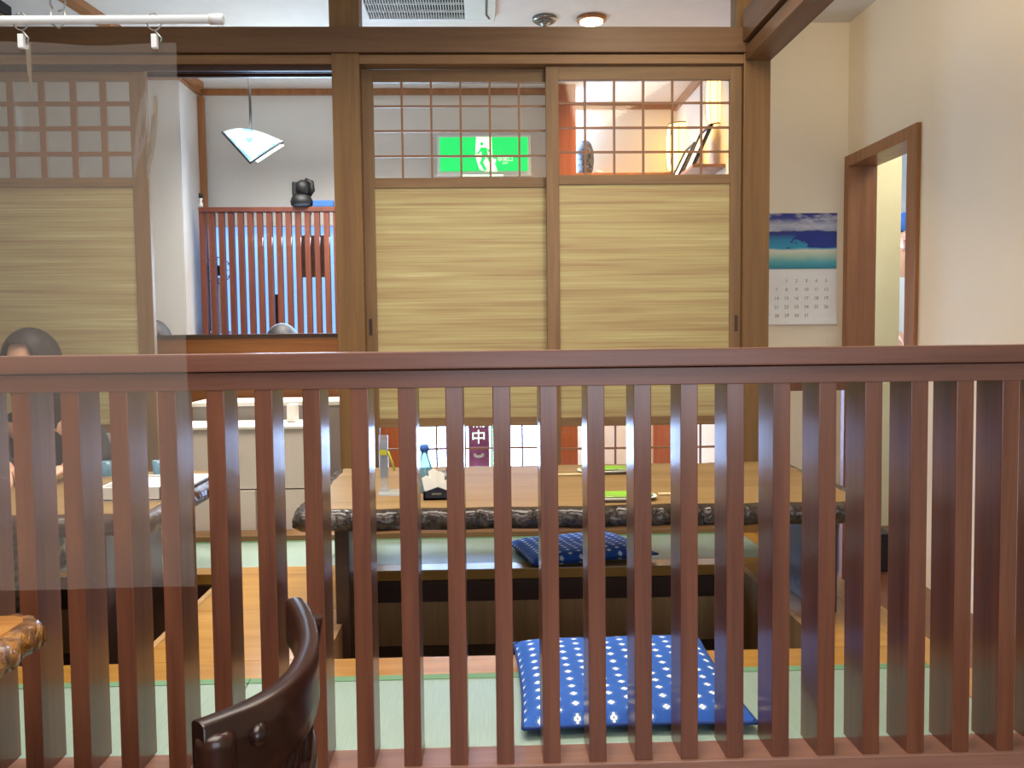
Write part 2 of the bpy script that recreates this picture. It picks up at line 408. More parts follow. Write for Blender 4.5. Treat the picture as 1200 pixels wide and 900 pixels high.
fr.build('window_frame', 'metal', wn)
# pillar and trims
struct('trim_1', box(.52, .64, YW - .13, YW - .01, 0, CE - .002), 'rust', 'orange-brown wooden pillar beside the lantern corner')
def trimw(n, label, *a): return struct(n, box(*a), 'casing', label)
trimw('trim_2', 'brown ceiling trim along the white back wall', XL + .002, .519, YW - .03, YW - .002, CE - .04, CE - .002)
trimw('trim_3', 'brown corner trim at the back wall by the pendant', XL + .002, XL + .045, YW - .06, YW - .032, 0, CE - .06)
trimw('trim_4', 'brown ceiling trim over the short return wall', XL - .03, XL + .03, 5.56, YW - .062, CE - .05, CE - .002)
trimw('trim_5', 'brown ceiling trim above the white wall face', -4.09, XL - .032, 5.57, 5.598, CE - .05, CE - .002)
trimw('trim_6', 'brown ceiling trim in the lantern corner', .65, XB - .03, YW2 - .03, YW2 - .002, CE - .04, CE - .002)
trimw('trim_7', 'sloping brown ceiling trim above the picture frames', XB - .03, XB - .002, YC + .11, YW2 - .002, CE - .05, CE - .002)
ctz = MB(); p0 = at(80, 0, 4.6); p1 = at(112, 18, 4.67)
q0 = atz(72, -10, CE - .01); q1 = atz(118, 21, CE - .01)
dd = (q1 - q0).normalized(); nn = Vector((dd.y, -dd.x, 0)) * .035
q0 = q0 - dd * .6; q1 = q1 + dd * 1.2
ctz.prism([(0, 0), (1, 0), (1, 1), (0, 1)], lambda u, v, t: (q0 + (q1 - q0) * u + nn * (v * 2 - 1) + Vector((0, 0, t))), -.03, .008)
struct('trim_8', ctz, 'casing', 'brown ceiling strip running diagonally at top left')

# posts and beams of the partition
zb0, zb1 = Z(600, 61, 3.66), Z(600, 31, 3.66)
pl = (X(388, 60, 3.67) + X(396, 410, 3.67)) / 2; plr = (X(421, 75, 3.67) + X(427.5, 400, 3.67)) / 2
pr = X(871, 240, 3.67); prr = X(902, 240, 3.67)
struct('trim_9', box(pl, plr, 3.67, 3.80, T - .02, zb0, bev=.003), 'post', 'tall tan wooden post left of the sliding doors')
struct('trim_10', box(pr, prr, 3.67, 3.80, 0, zb0, bev=.003), 'post', 'tall tan wooden post right of the sliding doors')
struct('trim_11', box(X(386, 15, 3.7), X(421, 15, 3.7), 3.68, 3.79, zb1, CE, bev=.003), 'post', 'short post stub above the beam next to the air conditioner')
struct('trim_12', box(X(863, 15, 3.7), X(873, 15, 3.7) + .06, 3.70, 3.79, zb1, CE, bev=.003), 'post', 'short post stub above the beam at its right end')
struct('trim_13', box(-4.1, prr - .001, 3.66, 3.80, zb0, zb1, bev=.004), 'beam', 'long brown head beam above the sliding doors')
zk0, zk1 = Z(600, 74, 3.67), Z(600, 63.5, 3.67)
mb = MB().box(-4.1, pl, 3.675, 3.80, zk0, zk1).box(plr, pr, 3.675, 3.80, zk0, zk1)
struct('trim_14', mb, 'track', 'grooved sliding track board below the head beam')
mb = MB().box(-4.1, pl, 3.69, 3.697, zk0 - .025, zk0 + .001).box(-4.1, pl, 3.733, 3.736, zk0 - .02, zk0 + .001).box(-4.1, pl, 3.775, 3.79, zk0 - .025, zk0 + .001)  # dark wood strips imitate the shadow below the track board
struct('trim_15', mb, 'dark', 'dark strips standing in for the shade under the sliding track')
# side beam along depth towards the viewer
sb0, sb1 = Z(902.7, 71, 3.67), Z(872, 31, 3.67)
mb = MB().box(pr + .005, prr, -1.9, 3.669, sb0, sb0 + .06, bev=.003).box(pr - .01, prr - .01, -1.9, 3.659, sb0 + .075, sb1 + .06, bev=.003)
struct('trim_16', mb, 'beamy', 'brown side beam running from the right post towards the viewer')
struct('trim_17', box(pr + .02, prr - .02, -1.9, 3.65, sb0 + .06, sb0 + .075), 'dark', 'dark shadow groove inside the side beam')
struct('trim_18', box(-4.1, pl - .001, 3.68, 3.80, T - .02, T + .022), 'track', 'wooden threshold of the left opening')
struct('trim_19', box(plr + .001, pr - .001, 3.68, 3.80, T - .02, T + .022), 'track', 'wooden threshold under the sliding doors')

# raised floor: boards, mats and the two leg pits
PX0, PX1, PYN, PYF = -.45, .95, 2.32, 3.18           # main pit
LX0, LX1 = -3.1, -.98                                # left pit
XE = 1.27
plat = thing('floor_raised', (-1.4, 2.7, 0), 'raised seating floor with tatami mats, boards and two leg pits', None, None, 'structure')
def board(x0, x1, y0, y1, m='yellow', z=T): return box(x0, x1, y0, y1, z - .04, z, bev=.002).build('board', m, plat)
board(-4.1, -1.4, 2.195, PYN - .001); board(-1.399, XE - .101, 2.195, PYN - .001)
board(-4.1, -1.4, PYF + .001, 3.27); board(-1.399, XE - .101, PYF + .001, 3.27)
board(XE - .1, XE, 1.80, 3.78, 'yellowy')
nb = 2; bw = (PYF - PYN) / nb
for i in range(nb): board(LX1 + .021, PX0 - .021, PYN + i * bw + .001, PYN + (i + 1) * bw - .001)
for i in range(nb): board(PX1 + .021, XE - .101, PYN + i * bw + .001, PYN + (i + 1) * bw - .001)
board(-4.1, LX0 - .021, PYN, PYF)
def mat(x0, x1, y0, y1, heri):
    o = box(x0, x1, y0, y1, T - .055, T, bev=.004).build('tatami_mat', 'tatami', plat)
    for (a, b) in heri: box(x0, x1, a, b, T + .0002, T + .0015).build('cloth_border', 'heri', o)
for x0, x1 in ((-4.1, -2.36), (-2.358, -.62), (-.618, 1.168)): mat(x0, x1, 1.80, 2.193, [(2.163, 2.193)])
for x0, x1 in ((-4.1, -2.36), (-2.358, -.62), (-.618, 1.12)): mat(x0, x1, 3.272, 3.675, [(3.655, 3.675)])
board(1.121, XE - .101, 3.272, 3.78, 'yellowy')
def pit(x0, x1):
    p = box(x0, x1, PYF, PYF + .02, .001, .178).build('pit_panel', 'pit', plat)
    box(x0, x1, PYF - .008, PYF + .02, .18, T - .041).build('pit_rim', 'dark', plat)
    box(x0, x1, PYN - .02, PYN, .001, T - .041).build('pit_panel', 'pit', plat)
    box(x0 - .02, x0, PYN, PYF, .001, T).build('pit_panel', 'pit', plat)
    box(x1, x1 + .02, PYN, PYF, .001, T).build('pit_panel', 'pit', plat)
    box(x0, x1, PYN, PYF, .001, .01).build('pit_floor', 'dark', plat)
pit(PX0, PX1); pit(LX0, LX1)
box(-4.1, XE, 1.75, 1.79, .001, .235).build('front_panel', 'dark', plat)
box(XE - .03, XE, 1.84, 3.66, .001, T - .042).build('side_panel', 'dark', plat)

# ================================================================ railing
YR = 1.72; SD = .095; SW = .0362
sz = Z(600, 896, YR)
xa = X(30, 898, YR); xb = X(1168, 884, YR); sp = (xb - xa) / 21.0
ztop = Z(600, 454, YR)
rl = thing('railing', (0, YR + .05, sz - .06), 'dark reddish-brown wooden railing with upright slats in the foreground', 'railing')
b0 = box(xa, xa + SW, YR, YR + SD, sz, ztop + .004, bev=.0015).build('baluster', 'rail', rl)
for i in list(range(-12, 0)) + list(range(1, 24)):
    if xa + i * sp + SW < XE - .01: shift(b0, (i * sp, 0, 0))
zc0, zc1 = Z(600, 432.5, YR - .012), Z(600, 411.5, YR - .012)
box(-2.7, XE, YR - .002, YR + SD + .002, ztop, zc0 - .002, bev=.0015).build('top_rail', 'railx', rl)
box(-2.7, XE + .01, YR - .014, YR + SD + .014, zc0, zc1, bev=.003).build('handrail', 'railx', rl)
box(-2.7, XE, YR - .008, YR + SD + .008, sz - .06, sz, bev=.0025).build('sill', 'sill', rl)

rl.rotation_euler.x = R(-0.8)      # the old railing leans back a touch

# ================================================================ sliding doors
def door(name, label, x0, x1, y0, th, zt, zg1, zg0, zp0, sL, sR, vx, hz, lvx, lh, mw, mh, pull, zbot=T + .024, msz='kumiko'):
    d = thing(name, ((x0 + x1) / 2, y0 + th / 2, zbot), label, None, None, 'structure')
    y1 = y0 + th
    box(x0, x0 + sL, y0, y1, zbot, zt, bev=.002).build('stile', 'frame', d)
    box(x1 - sR, x1, y0, y1, zbot, zt, bev=.002).build('stile', 'frame', d)
    a, b = x0 + sL, x1 - sR
    zt1 = zg1[0]; box(a, b, y0 + .003, y1 - .003, zt1, zt, bev=.001).build('top_rail', 'framex', d)
    box(a, b, y0 + .003, y1 - .003, zg0[1], zg0[0], bev=.001).build('middle_rail', 'framex', d)
    box(a, b, y0 + .009, y1 - .012, zp0[0], zg0[1]).build('woven_panel', 'rush', d)
    box(a, b, y0 + .003, y1 - .003, zp0[1], zp0[0], bev=.001).build('lower_rail', 'framex', d)
    zb = zbot + .07
    box(a, b, y0 + .003, y1 - .003, zbot, zb, bev=.001).build('bottom_rail', 'framex', d)
    ym = (y0 + y1) / 2
    for x in vx: box(x - mw / 2, x + mw / 2, ym - .009, ym + .003, zg0[0], zt1).build('muntin', msz, d)
    for z in hz: box(a, b, ym - .0085, ym + .0025, z - mh / 2, z + mh / 2).build('muntin', msz, d)
    for x in lvx: box(x - mw / 2, x + mw / 2, ym - .009, ym + .003, zb, zp0[1]).build('muntin', msz, d)
    for z in lh: box(a, b, ym - .0085, ym + .0025, z - mh / 2, z + mh / 2).build('muntin', msz, d)
    g = MB().box(a, b, ym + .005, ym + .008, zg0[0], zt1)
    g.build('glass_pane', 'glass', d); box(a, b, ym + .005, ym + .008, zb, zp0[1]).build('glass_pane', 'glass', d)
    if pull:
        box(pull - .007, pull + .007, y0 - .0015, y0 + .001, Z(600, 391, y0), Z(600, 372, y0)).build('finger_pull', 'dark', d)
    return d
YA, YB = 3.698, 3.738         # near track, far track
zt = zk0 - .004
def zz(py, px, Y): return Z(px, py, Y)
# far (middle) door
x0 = (X(421.5, 90, YB) + X(428, 400, YB)) / 2; a0 = (X(436.5, 100, YB) + X(442.5, 400, YB)) / 2
x1 = X(652, 240, YB); sp1 = (X(607.5, 150, YB) - X(470, 150, YB)) / 4
vx = [X(471, 150, YB) + sp1 * k for k in range(5)]
hz = [Z(540, y, YB) for y in (124, 153, 182.5)]
lv = vx
door('door_1', 'sliding lattice door with woven rush panel, next to the left post', x0, x1, YB, .03, zt, (Z(540, 96, YB),), (Z(540, 208, YB), Z(540, 219.5, YB)), (Z(540, 489.5, YB), Z(540, 500, YB)),
     a0 - x0, .03, vx, hz, lv, [Z(540, 526, YB), Z(540, 575, YB)], .0085, .0085, X(434.5, 383, YB))
# near (right) door
x0 = X(640.5, 240, YA); a0 = X(655.5, 240, YA); x1 = X(868.5, 240, YA); a1 = X(855.5, 240, YA)
vx = [X(686, 150, YA) + (X(822.5, 150, YA) - X(686, 150, YA)) / 4 * k for k in range(5)]
hz = [Z(755, y, YA) for y in (120, 149, 177.5)]
door('door_2', 'sliding lattice door with woven rush panel, next to the right post', x0, x1, YA, .03, zt, (Z(755, 93, YA),), (Z(755, 204.5, YA), Z(755, 215.5, YA)), (Z(755, 488, YA), Z(755, 498.5, YA)),
     a0 - x0, x1 - a1, vx, hz, vx, [Z(755, 525, YA), Z(755, 573, YA)], .0085, .0085, X(862.5, 377, YA))
# left door, thick grid
x1 = (X(174, 100, YA) + X(177, 400, YA)) / 2; a1 = (X(153, 100, YA) + X(160, 400, YA)) / 2; x0 = x1 - .92
vx = [X(p, 150, YA) for p in (-24, 12, 49, 86, 121)]
hz = [Z(80, y, YA) for y in (121, 150, 180)]
door('door_3', 'sliding lattice door with thick grid, left behind the vinyl curtain', x0, x1, YA, .03, zt, (Z(80, 94, YA),), (Z(80, 208, YA), Z(80, 219, YA)), (Z(80, 498, YA), Z(80, 508, YA)),
     .06, x1 - a1, vx, hz, vx, [Z(80, 535, YA)], .026, .018, None)

# ================================================================ doorway casing, calendar, kitchen
dr = thing('trim_20', (XR, 4.35, 0), 'brown wooden casing of the doorway in the right wall', None, None, 'structure')
cy0, cy1 = onx(1072, 300, XR - .02), 4.715; zc = Z(990, 184, cy1)
box(XR - .02, XR + .14, cy0, yo0, 0, zc, bev=.002).build('jamb', 'casing', dr)
box(XR - .02, XR + .14, yo1, cy1, 0, zc, bev=.002).build('jamb', 'casing', dr)
box(XR - .02, XR + .14, yo0, yo1, zc - .06, zc, bev=.002).build('head_jamb', 'casing', dr)
kx = X(1055, 300, 5.0)
struct('wall_kitchen', box(XR + .12, kx, 5.0, 5.1, 0, CE), 'plastery', 'yellowish wall seen through the doorway')
struct('wall_kitchen', box(kx, 4.1, 6.6, 6.7, 0, CE), 'plasterw', 'pale blue-lit kitchen wall far behind the doorway')
struct('wall_kitchen', box(4.1, 4.2, -2.0, 7.3, 0, CE), 'plasterw', 'outer side wall of the kitchen')
struct('wall_kitchen', box(XR + .12, 4.1, 3.0, 3.1, 0, CE), 'plasterw', 'near wall of the kitchen beyond the doorway')

cx0, cx1 = XB + .005, X(980, 300, YC); cz1, czm, cz0 = Z(940, 250, YC), Z(940, 315, YC), Z(940, 380, YC)
cx0 = max(cx0, cx1 - .45)
cal = thing('wall_calendar', ((cx0 + cx1) / 2, YC - .006, cz0), 'wall calendar with a blue sea and cloud photo above a dates page', 'calendar')
def quad(name, m, parent, x0, x1, z0, z1, yb, t=.003, curl=0):
    b = MB(); n = 9
    for s in (0, 1):
        for j in range(n):
            for i in (0, 1):
                v = j / (n - 1); y = yb - (t if s else 0) - curl * max(0, .5 - v) ** 2
                b.v.append(Vector((x0 + (x1 - x0) * i, y, z0 + (z1 - z0) * v)))
    for s in (0, 1):
        for j in range(n - 1):
            k = s * 2 * n + j * 2; b.f.append([k, k + 1, k + 3, k + 2])
    ring = [0, 1] + [j * 2 + 1 for j in range(1, n)] + [j * 2 for j in range(n - 1, 0, -1)]
    for a, c in zip(ring, ring[1:] + ring[:1]): b.f.append([a, c, c + 2 * n, a + 2 * n])
    b.uv = [((v.x - x0) / (x1 - x0), (v.z - z0) / (z1 - z0)) for v in b.v]
    return b.build(name, m, parent)
quad('photo_page', 'photo', cal, cx0, cx1, czm, cz1, YC - .003)
pg = quad('dates_page', 'paper', cal, cx0, cx1, cz0, czm - .003, YC - .003, .003, .05)
def text(name, body, size, loc, m, parent, rot=(R(90), 0, 0), ext=.0006, align='CENTER', sx=1.0, spacing=1.0):
    c = bpy.data.curves.new('t', 'FONT'); c.body = body; c.size = size; c.align_x = align; c.align_y = 'CENTER'; c.extrude = ext; c.space_line = spacing
    c.resolution_u = 3
    o = bpy.data.objects.new('t', c); C.objects.link(o); bpy.context.view_layer.update()
    me = bpy.data.meshes.new_from_object(o.evaluated_get(bpy.context.evaluated_depsgraph_get()))
    bpy.data.objects.remove(o); 
    from mathutils import Euler
    mt = Matrix.Translation(loc) @ Euler(rot).to_matrix().to_4x4() @ Matrix.Diagonal((sx, 1, 1, 1))
    return MB().addmesh(me, mt).build(name, m, parent)
mbd = MB(); dw = (cx1 - cx0 - .06) / 7
c = bpy.data.curves.new('t', 'FONT'); c.size = .026; c.align_x = 'CENTER'; c.extrude = .0004; c.resolution_u = 2
tmp = bpy.data.objects.new('t', c); C.objects.link(tmp)
for k in range(1, 32):
    c.body = str(k); bpy.context.view_layer.update()
    me = bpy.data.meshes.new_from_object(tmp.evaluated_get(bpy.context.evaluated_depsgraph_get()))
    col = (k + 1) % 7; rw = (k + 1) // 7
    zq = czm - .075 - rw * .048; v = (zq - cz0) / (czm - cz0)
    yq = YC - .0072 - .05 * max(0, .5 - v) ** 2
    mbd.addmesh(me, Matrix.Translation((cx0 + .03 + (col + .5) * dw, yq, zq)) @ Matrix.Rotation(R(90), 4, 'X'))
bpy.data.objects.remove(tmp)
tag(mbd.build('printed_dates', 'ink', pg), kind='stuff')

# ================================================================ far room furniture
# lattice screen
YS = 5.72; lx0, lx1 = X(237, 300, YS), X(394, 300, YS); lz0, lz1 = .0, Z(310, 243, YS)
ls = thing('lattice_screen', ((lx0 + lx1) / 2, YS, lz0), 'red-brown upright lattice screen standing before the blue window', 'screen')
box(lx0 - .01, lx1 + .2, YS - .02, YS + .04, lz1 - .03, lz1, bev=.002).build('top_rail', 'screen', ls)
box(lx0 - .01, lx1 + .2, YS - .01, YS + .03, .9, .95, bev=.002).build('bottom_rail', 'screen', ls)
s0 = box(lx0 - .01, lx0 + .0245, YS - .012, YS + .028, .95, lz1 - .03).build('slat', 'screen', ls)
st = 10.9 / 1000 * YS
for k in range(1, 18): shift(s0, (k * st, 0, 0))
for x in (lx0 - .01, lx1 + .16): box(x, x + .04, YS - .01, YS + .03, 0, .9).build('post', 'screen', ls)
# things between screen and window
sgx0, sgx1 = X(351, 300, 5.76), X(382, 300, 5.76)
sg = thing('hanging_board', ((sgx0 + sgx1) / 2, 5.86, Z(365, 325, 5.86)), 'dark board hung on the back of the lattice screen', 'board')
box(sgx0, sgx1, YS + .0285, YS + .045, Z(365, 325, 5.76), Z(365, 276, 5.76), bev=.002).build('panel', 'dark', sg)
MB().tube([(sgx0 + .04, YS + .033, Z(365, 276, 5.76)), ((sgx0 + sgx1) / 2, YS + .033, lz1 - .031)], .003, 6).build('cord', 'black', sg)
hx = X(324, 360, 5.9); hb = MB().box(hx - .018, hx + .018, 5.88, 5.92, Z(324, 391, 5.9), Z(324, 345, 5.9), bev=.004)
tag(hb.build('wooden_bottle', 'dark'), 'slim brown upright bottle shape on the sill behind the lattice', 'bottle')
cxx = X(256, 320, 5.88)
o = thing('desk_fan', (cxx, 5.88, Z(256, 391, 5.88)), 'small dark desk fan before the window at the lattice left end', 'fan')
zf = Z(256, 317, 5.88); zbf = Z(256, 391, 5.88)
MB().lathe([(.07, 0), (.07, .015), (.02, .03), (.012, .05), (.012, zf - zbf - .05)], cxx, 5.88, 14, zbf).build('stand', 'plastic', o)
r = MB()
for a in range(12):
    an = a * math.pi / 6; r.tube([(cxx, 5.86, zf), (cxx + .085 * math.cos(an), 5.865, zf + .085 * math.sin(an))], .002, 5)
r.tube([(cxx + .088 * math.cos(a * math.pi / 10), 5.865, zf + .088 * math.sin(a * math.pi / 10)) for a in range(21)], .004, 6)
r.build('guard', 'metal', o)
MB().tube([(cxx, 5.85, zf), (cxx, 5.92, zf)], .035, 12).build('motor', 'black', o)
# window sill shelf that carries fan and bottle
struct('trim_21', box(wx0 - .02, wx1 + .02, 5.80, YW - .004, wz0 - .03 + .0, Z(300, 391.2, 5.9) - .001), 'casing', 'wooden sill below the blue window')
# dark carved figure on the screen rail
bx = X(354, 230, YS); bz = lz1
fg = thing('carved_figure', (bx, YS, bz), 'dark carved bust standing on the lattice screen top', 'figurine')
sc_ = YS / 1000
MB().lathe([(.045, 0), (.07, .01), (.075, .035), (.06, .07), (.035, .085)], bx - .005, YS + .01, 18, bz + .001).build('shoulders', 'black', fg)
def ell(cx, cy, cz, rx, ry, rz, n=14, m=10, fn=None):
    b = MB()
    def f(u, v):
        th = u * 2 * math.pi; ph = (v - .5) * math.pi
        p = Vector((rx * math.cos(ph) * math.cos(th), ry * math.cos(ph) * math.sin(th), rz * math.sin(ph)))
        if fn: p = fn(p)
        return (cx + p.x, cy + p.y, cz + p.z)
    b.grid(f, n, m, closeu=True); return b
ell(bx + .004, YS + .01, bz + .12, .05, .055, .06).build('head', 'black', fg)
MB().box(bx - .062, bx - .028, YS - .02, YS + .035, bz + .075, bz + .165, bev=.008).build('face_block', 'black', fg)
MB().tube([(bx + .02, YS + .01, bz + .175), (bx + .06, YS + .01, bz + .16), (bx + .066, YS + .01, bz + .11), (bx + .045, YS + .01, bz + .07)], [.018, .02, .018, .01], 8).build('hair_roll', 'black', fg)
o = box(X(367, 240, YS), X(391, 240, YS), YS - .015, YS + .03, lz1 + .001, Z(378, 235, YS), bev=.004).build('blue_box', 'bluecloth')
tag(o, 'flat blue box lying on the lattice screen beside the bust', 'box')
# little ornament at the screen left end
ox = X(238.5, 235, YS + .1); oz = lz1 + .001
o = thing('small_ornament', (ox + .015, YS, oz), 'tiny black and white ornament at the screen top left end', 'figurine')
MB().lathe([(.012, 0), (.014, .02), (.006, .04), (.012, .06)], ox + .015, YS + .0, 10, oz).build('body', 'plastic', o)
MB().lathe([(.014, 0), (.014, .03)], ox + .015, YS + .0, 10, oz + .062).build('hat', 'black', o)

# pendant
PY = 5.0; tip = at(293.5, 191, PY); lf = at(260.5, 154.5, PY); rt = at(332, 165.5, PY + .02); top = at(294, 153, PY)
pd = thing('pendant_lamp', (tip.x, PY, tip.z), 'white folded glass pendant lamp with dark edges on a black cord', 'lamp')
MB().tube([(top.x, PY, top.z - .05), (top.x, PY, CE - .02)], .0075, 8).build('cord', 'black', pd)
MB().lathe([(.045, 0), (.04, .02)], top.x, PY, 16, CE - .021).build('ceiling_cup', 'black', pd)
def shade(u, v, L, Rr, TP, bul, arc):
    a = L.lerp(Rr, u); a = a + Vector((0, -bul * math.sin(math.pi * u), arc * math.sin(math.pi * u)))
    p = TP.lerp(a, v); return p
def pane(L, Rr, TP, bul, arc):
    b = MB(); b.grid(lambda u, v: shade(u, v, L, Rr, TP, bul, arc), 13, 9)
    b.grid(lambda u, v: shade(u, v, L, Rr, TP, bul, arc) + Vector((0, .004, 0)), 13, 9); return b
def glasslamp():
    t = NT('opal_glass'); v = t.coords(rnd=False); f = t.noise(v, 6, 3, .6)
    c = t.ramp(f, [(.40, lin((150, 205, 240))), (.47, lin((240, 250, 250)))])
    t.l(c, t.b.inputs['Base Color']); t.l(c, t.b.inputs['Emission Color']); return t.set(Emission_Strength=1.1, Roughness=.15)
M['opal'] = glasslamp()
pane(lf, rt, tip, .10, .02).build('glass_shade', 'opal', pd)
rt2 = at(333, 170, PY + .12); lf2 = at(262, 157, PY + .14)
pane(lf2, rt2, tip + Vector((.02, .08, .02)), -.10, .01).build('glass_shade', 'opal', pd)
MB().tube([lf, tip, rt + Vector((0, -.002, 0))], .008, 8).build('lead_edge', 'inkd', pd)
pt = bpy.data.lights.new('pendant_bulb', 'POINT'); pt.energy = 6; pt.color = (.85, .93, 1); pt.shadow_soft_size = .04
po = bpy.data.objects.new('pendant_bulb', pt); C.objects.link(po); po.location = (top.x, PY + .04, tip.z + .13)

# exit sign
EY = 5.9; e0 = X(512, 180, EY); e1 = X(622, 180, EY); ez_0 = Z(566, 204, EY); ez_1 = Z(566, 158.5, EY)
es = thing('exit_sign', ((e0 + e1) / 2, EY + .05, ez_0), 'lit green emergency exit sign with running man on back wall', 'sign')
box(e0, e1, EY, EY + .098, ez_0, ez_1, bev=.004).build('housing', 'plastic', es)
box(e0 + .02, e1 - .02, EY - .006, EY, ez_0 + .02, ez_1 - .015).build('green_face', 'exitg', es)
box(e0 - .01, e1 + .01, EY - .012, EY + .09, ez_0 - .02, ez_0 - .002, bev=.003).build('bottom_tray', 'plastic', es)
box((e0 + e1) / 2 - .16, (e0 + e1) / 2 + .13, EY - .014, EY - .012, ez_0 - .016, ez_0 - .006).build('light_strip', 'exitw', es)
def fl(b, pts, y=EY - .0075, t=.001): b.prism([(X(p, q, EY), Z(p, q, EY)) for p, q in pts], lambda u, v, s: (u, s, v), y - t, y); return b
fl(MB(), [(558, 161), (576, 161), (577, 183), (583, 201), (570, 201), (562, 199), (557, 183)]).build('door_symbol', 'exitw', es)
m2 = MB(); y2 = EY - .0095
hc = at(564.5, 169, EY); m2.prism([(hc.x + .012 * math.cos(a * .5236), hc.z + .012 * math.sin(a * .5236)) for a in range(12)], lambda u, v, s: (u, s, v), y2 - .001, y2)
for pts in ([(563, 173), (570, 173), (572, 182), (565, 184)], [(560, 179), (564, 173), (566, 175), (561, 181), (557, 181)], [(570, 174), (574, 176), (575, 180), (572, 178)],
            [(565, 183), (571, 182), (566, 191), (562, 192), (564, 187)], [(562, 191), (566, 190), (571, 200), (567, 200)], [(569, 182), (572, 183), (577, 190), (573, 190)]):
    fl(m2, pts, y2)
m2.build('running_man', 'exitg', es)
text('lettering', '非常口', .036, (X(592, 187.5, EY), EY - .0085, Z(592, 187, EY)), 'exitw', es)
text('lettering', 'EXIT', .018, (X(592, 191, EY), EY - .0085, Z(592, 191.5, EY)), 'exitw', es)
fl(MB(), [(581, 186), (576, 188.5), (581, 191)]).build('arrow', 'exitw', es)

# noren / hanging banner outside the entrance window
NY = 6.3; n0, n1 = X(549, 520, NY), X(573.5, 520, NY); nz0, nz1 = Z(560, 548, NY), Z(560, 440, NY)
nb_ = thing('banner', ((n0 + n1) / 2, NY, nz0), 'maroon banner with white writing outside the entrance window', 'banner')
b = MB(); b.grid(lambda u, v: (n0 + (n1 - n0) * u, NY + .006 * math.sin(u * 9), nz0 + (nz1 - nz0) * v), 14, 6)
b.grid(lambda u, v: (n0 + (n1 - n0) * u, NY + .004 + .006 * math.sin(u * 9), nz0 + (nz1 - nz0) * v), 14, 6)
b.build('cloth', 'maroon', nb_)
MB().tube([(n0 - .03, NY, nz1), (n1 + .03, NY, nz1)], .008, 8).build('rod', 'cream', nb_)
MB().tube([(n1 + .018, NY + .012, .0), (n1 + .018, NY + .012, nz1 + .05)], .009, 8).build('pole', 'green', nb_)
ncx = (n0 + n1) / 2 - .002
for i, ch in enumerate('準備中'):
    zq = [Z(560, 470, NY), Z(560, 494, NY), Z(560, 513, NY)][i]
    text('lettering', ch, .112, (ncx, NY - .009, zq), 'exitw', nb_, ext=.001)
em = MB()
ecz = Z(560, 531, NY)
for a in range(-3, 4):
    an = R(90 + a * 30); p = Vector((ncx + .028 * math.cos(an), 0, ecz + .0 - .012 + .02 * math.sin(an) * (-.6)))
    em.prism([(p.x + .011 * math.cos(q * .785), p.z + .011 * math.sin(q * .785)) for q in range(8)], lambda u, v, s: (u, s, v), NY - .0105, NY - .0095)
em.build('emblem', 'cream', nb_)

# booth back, low white walls
BY = 4.6; bz1 = Z(290, 391.5, BY); bx0, bx1 = X(140, 400, BY), X(412, 400, BY)
bo = thing('booth_back', ((bx0 + bx1) / 2, BY, 0), 'brown wooden booth back with dark cap behind the white units', 'partition')
box(bx0 - .02, bx1, BY - .02, BY + .07, bz1 - .025, bz1, bev=.003).build('cap', 'dark', bo)
box(bx0, bx1, BY, BY + .05, 0, bz1 - .025).build('panel', 'booth', bo)
gz = Z(300, 471, 4.2)
o = thing('grey_cabinet', (X(300, 480, 4.2), 4.3, 0), 'grey low cabinet, top coloured pale for the light on it, behind the white unit', 'cabinet')
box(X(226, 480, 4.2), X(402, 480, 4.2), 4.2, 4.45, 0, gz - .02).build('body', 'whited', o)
box(X(226, 480, 4.2) - .01, X(402, 480, 4.2) + .01, 4.19, 4.46, gz - .02, gz, bev=.002).build('top', 'paper', o)  # paler colour on top imitates light falling from above
wz = Z(280, 500, 3.83); wzm = Z(280, 575, 3.83)
xw0, xw1 = X(184, 540, 3.83), X(356, 540, 3.83)
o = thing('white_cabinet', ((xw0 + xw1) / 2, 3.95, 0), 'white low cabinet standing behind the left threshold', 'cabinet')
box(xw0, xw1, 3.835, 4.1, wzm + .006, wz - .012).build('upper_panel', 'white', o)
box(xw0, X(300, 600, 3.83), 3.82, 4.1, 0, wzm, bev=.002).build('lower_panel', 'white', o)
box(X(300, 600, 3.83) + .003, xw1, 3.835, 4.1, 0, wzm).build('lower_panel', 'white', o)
box(xw0 - .006, xw1 + .006, 3.82, 4.105, wz - .012, wz, bev=.002).build('top', 'paper', o)  # top coloured lighter than the panels, as lit from above
px0 = X(337, 485, 4.0); o = box(px0, X(347, 485, 4.0), 3.98, 4.06, wz + .001, Z(342, 474, 4.0), bev=.004).build('paper_packet', 'paper')
tag(o, 'small off-white packet standing on the white cabinet', 'packet')
o = MB().lathe([(.03, 0), (.034, .05), (.02, .09), (.012, .11), (.012, .13)], X(187, 545, 3.6), 3.55, 14, T + .0).build('x', 'bottleblue'); bpy.data.objects.remove(o)

# lantern corner: shelf, vase, lanterns, frames
SY = 6.36; shz = Z(740, 203.5, 6.2)
o = thing('wall_shelf', (1.0, 6.3, shz - .03), 'brown wall shelf along the warm back wall', 'shelf')
box(.66, XB - .01, 6.16, YW2 - .004, shz - .03, shz, bev=.002).build('board', 'casing', o)
for x in (.75, 1.35): box(x, x + .02, 6.2, YW2 - .004, shz - .1, shz - .03).build('bracket', 'casing', o)
vx_ = X(685.5, 180, 6.25)
MB_ = MB().lathe([(.04, 0), (.062, .04), (.068, .1), (.066, .17), (.05, .22), (.03, .245)], vx_, 6.27, 18, shz + .001)
tag(MB_.build('vase', 'mottled'), 'dark mottled vase at the shelf left end by the pillar', 'vase')
o = ell(X(702, 203, 6.25), 6.25, shz + .018, .03, .03, .017).build('stone_dish', 'paper'); tag(o, 'small pale dish on the shelf beside the mottled vase', 'dish')
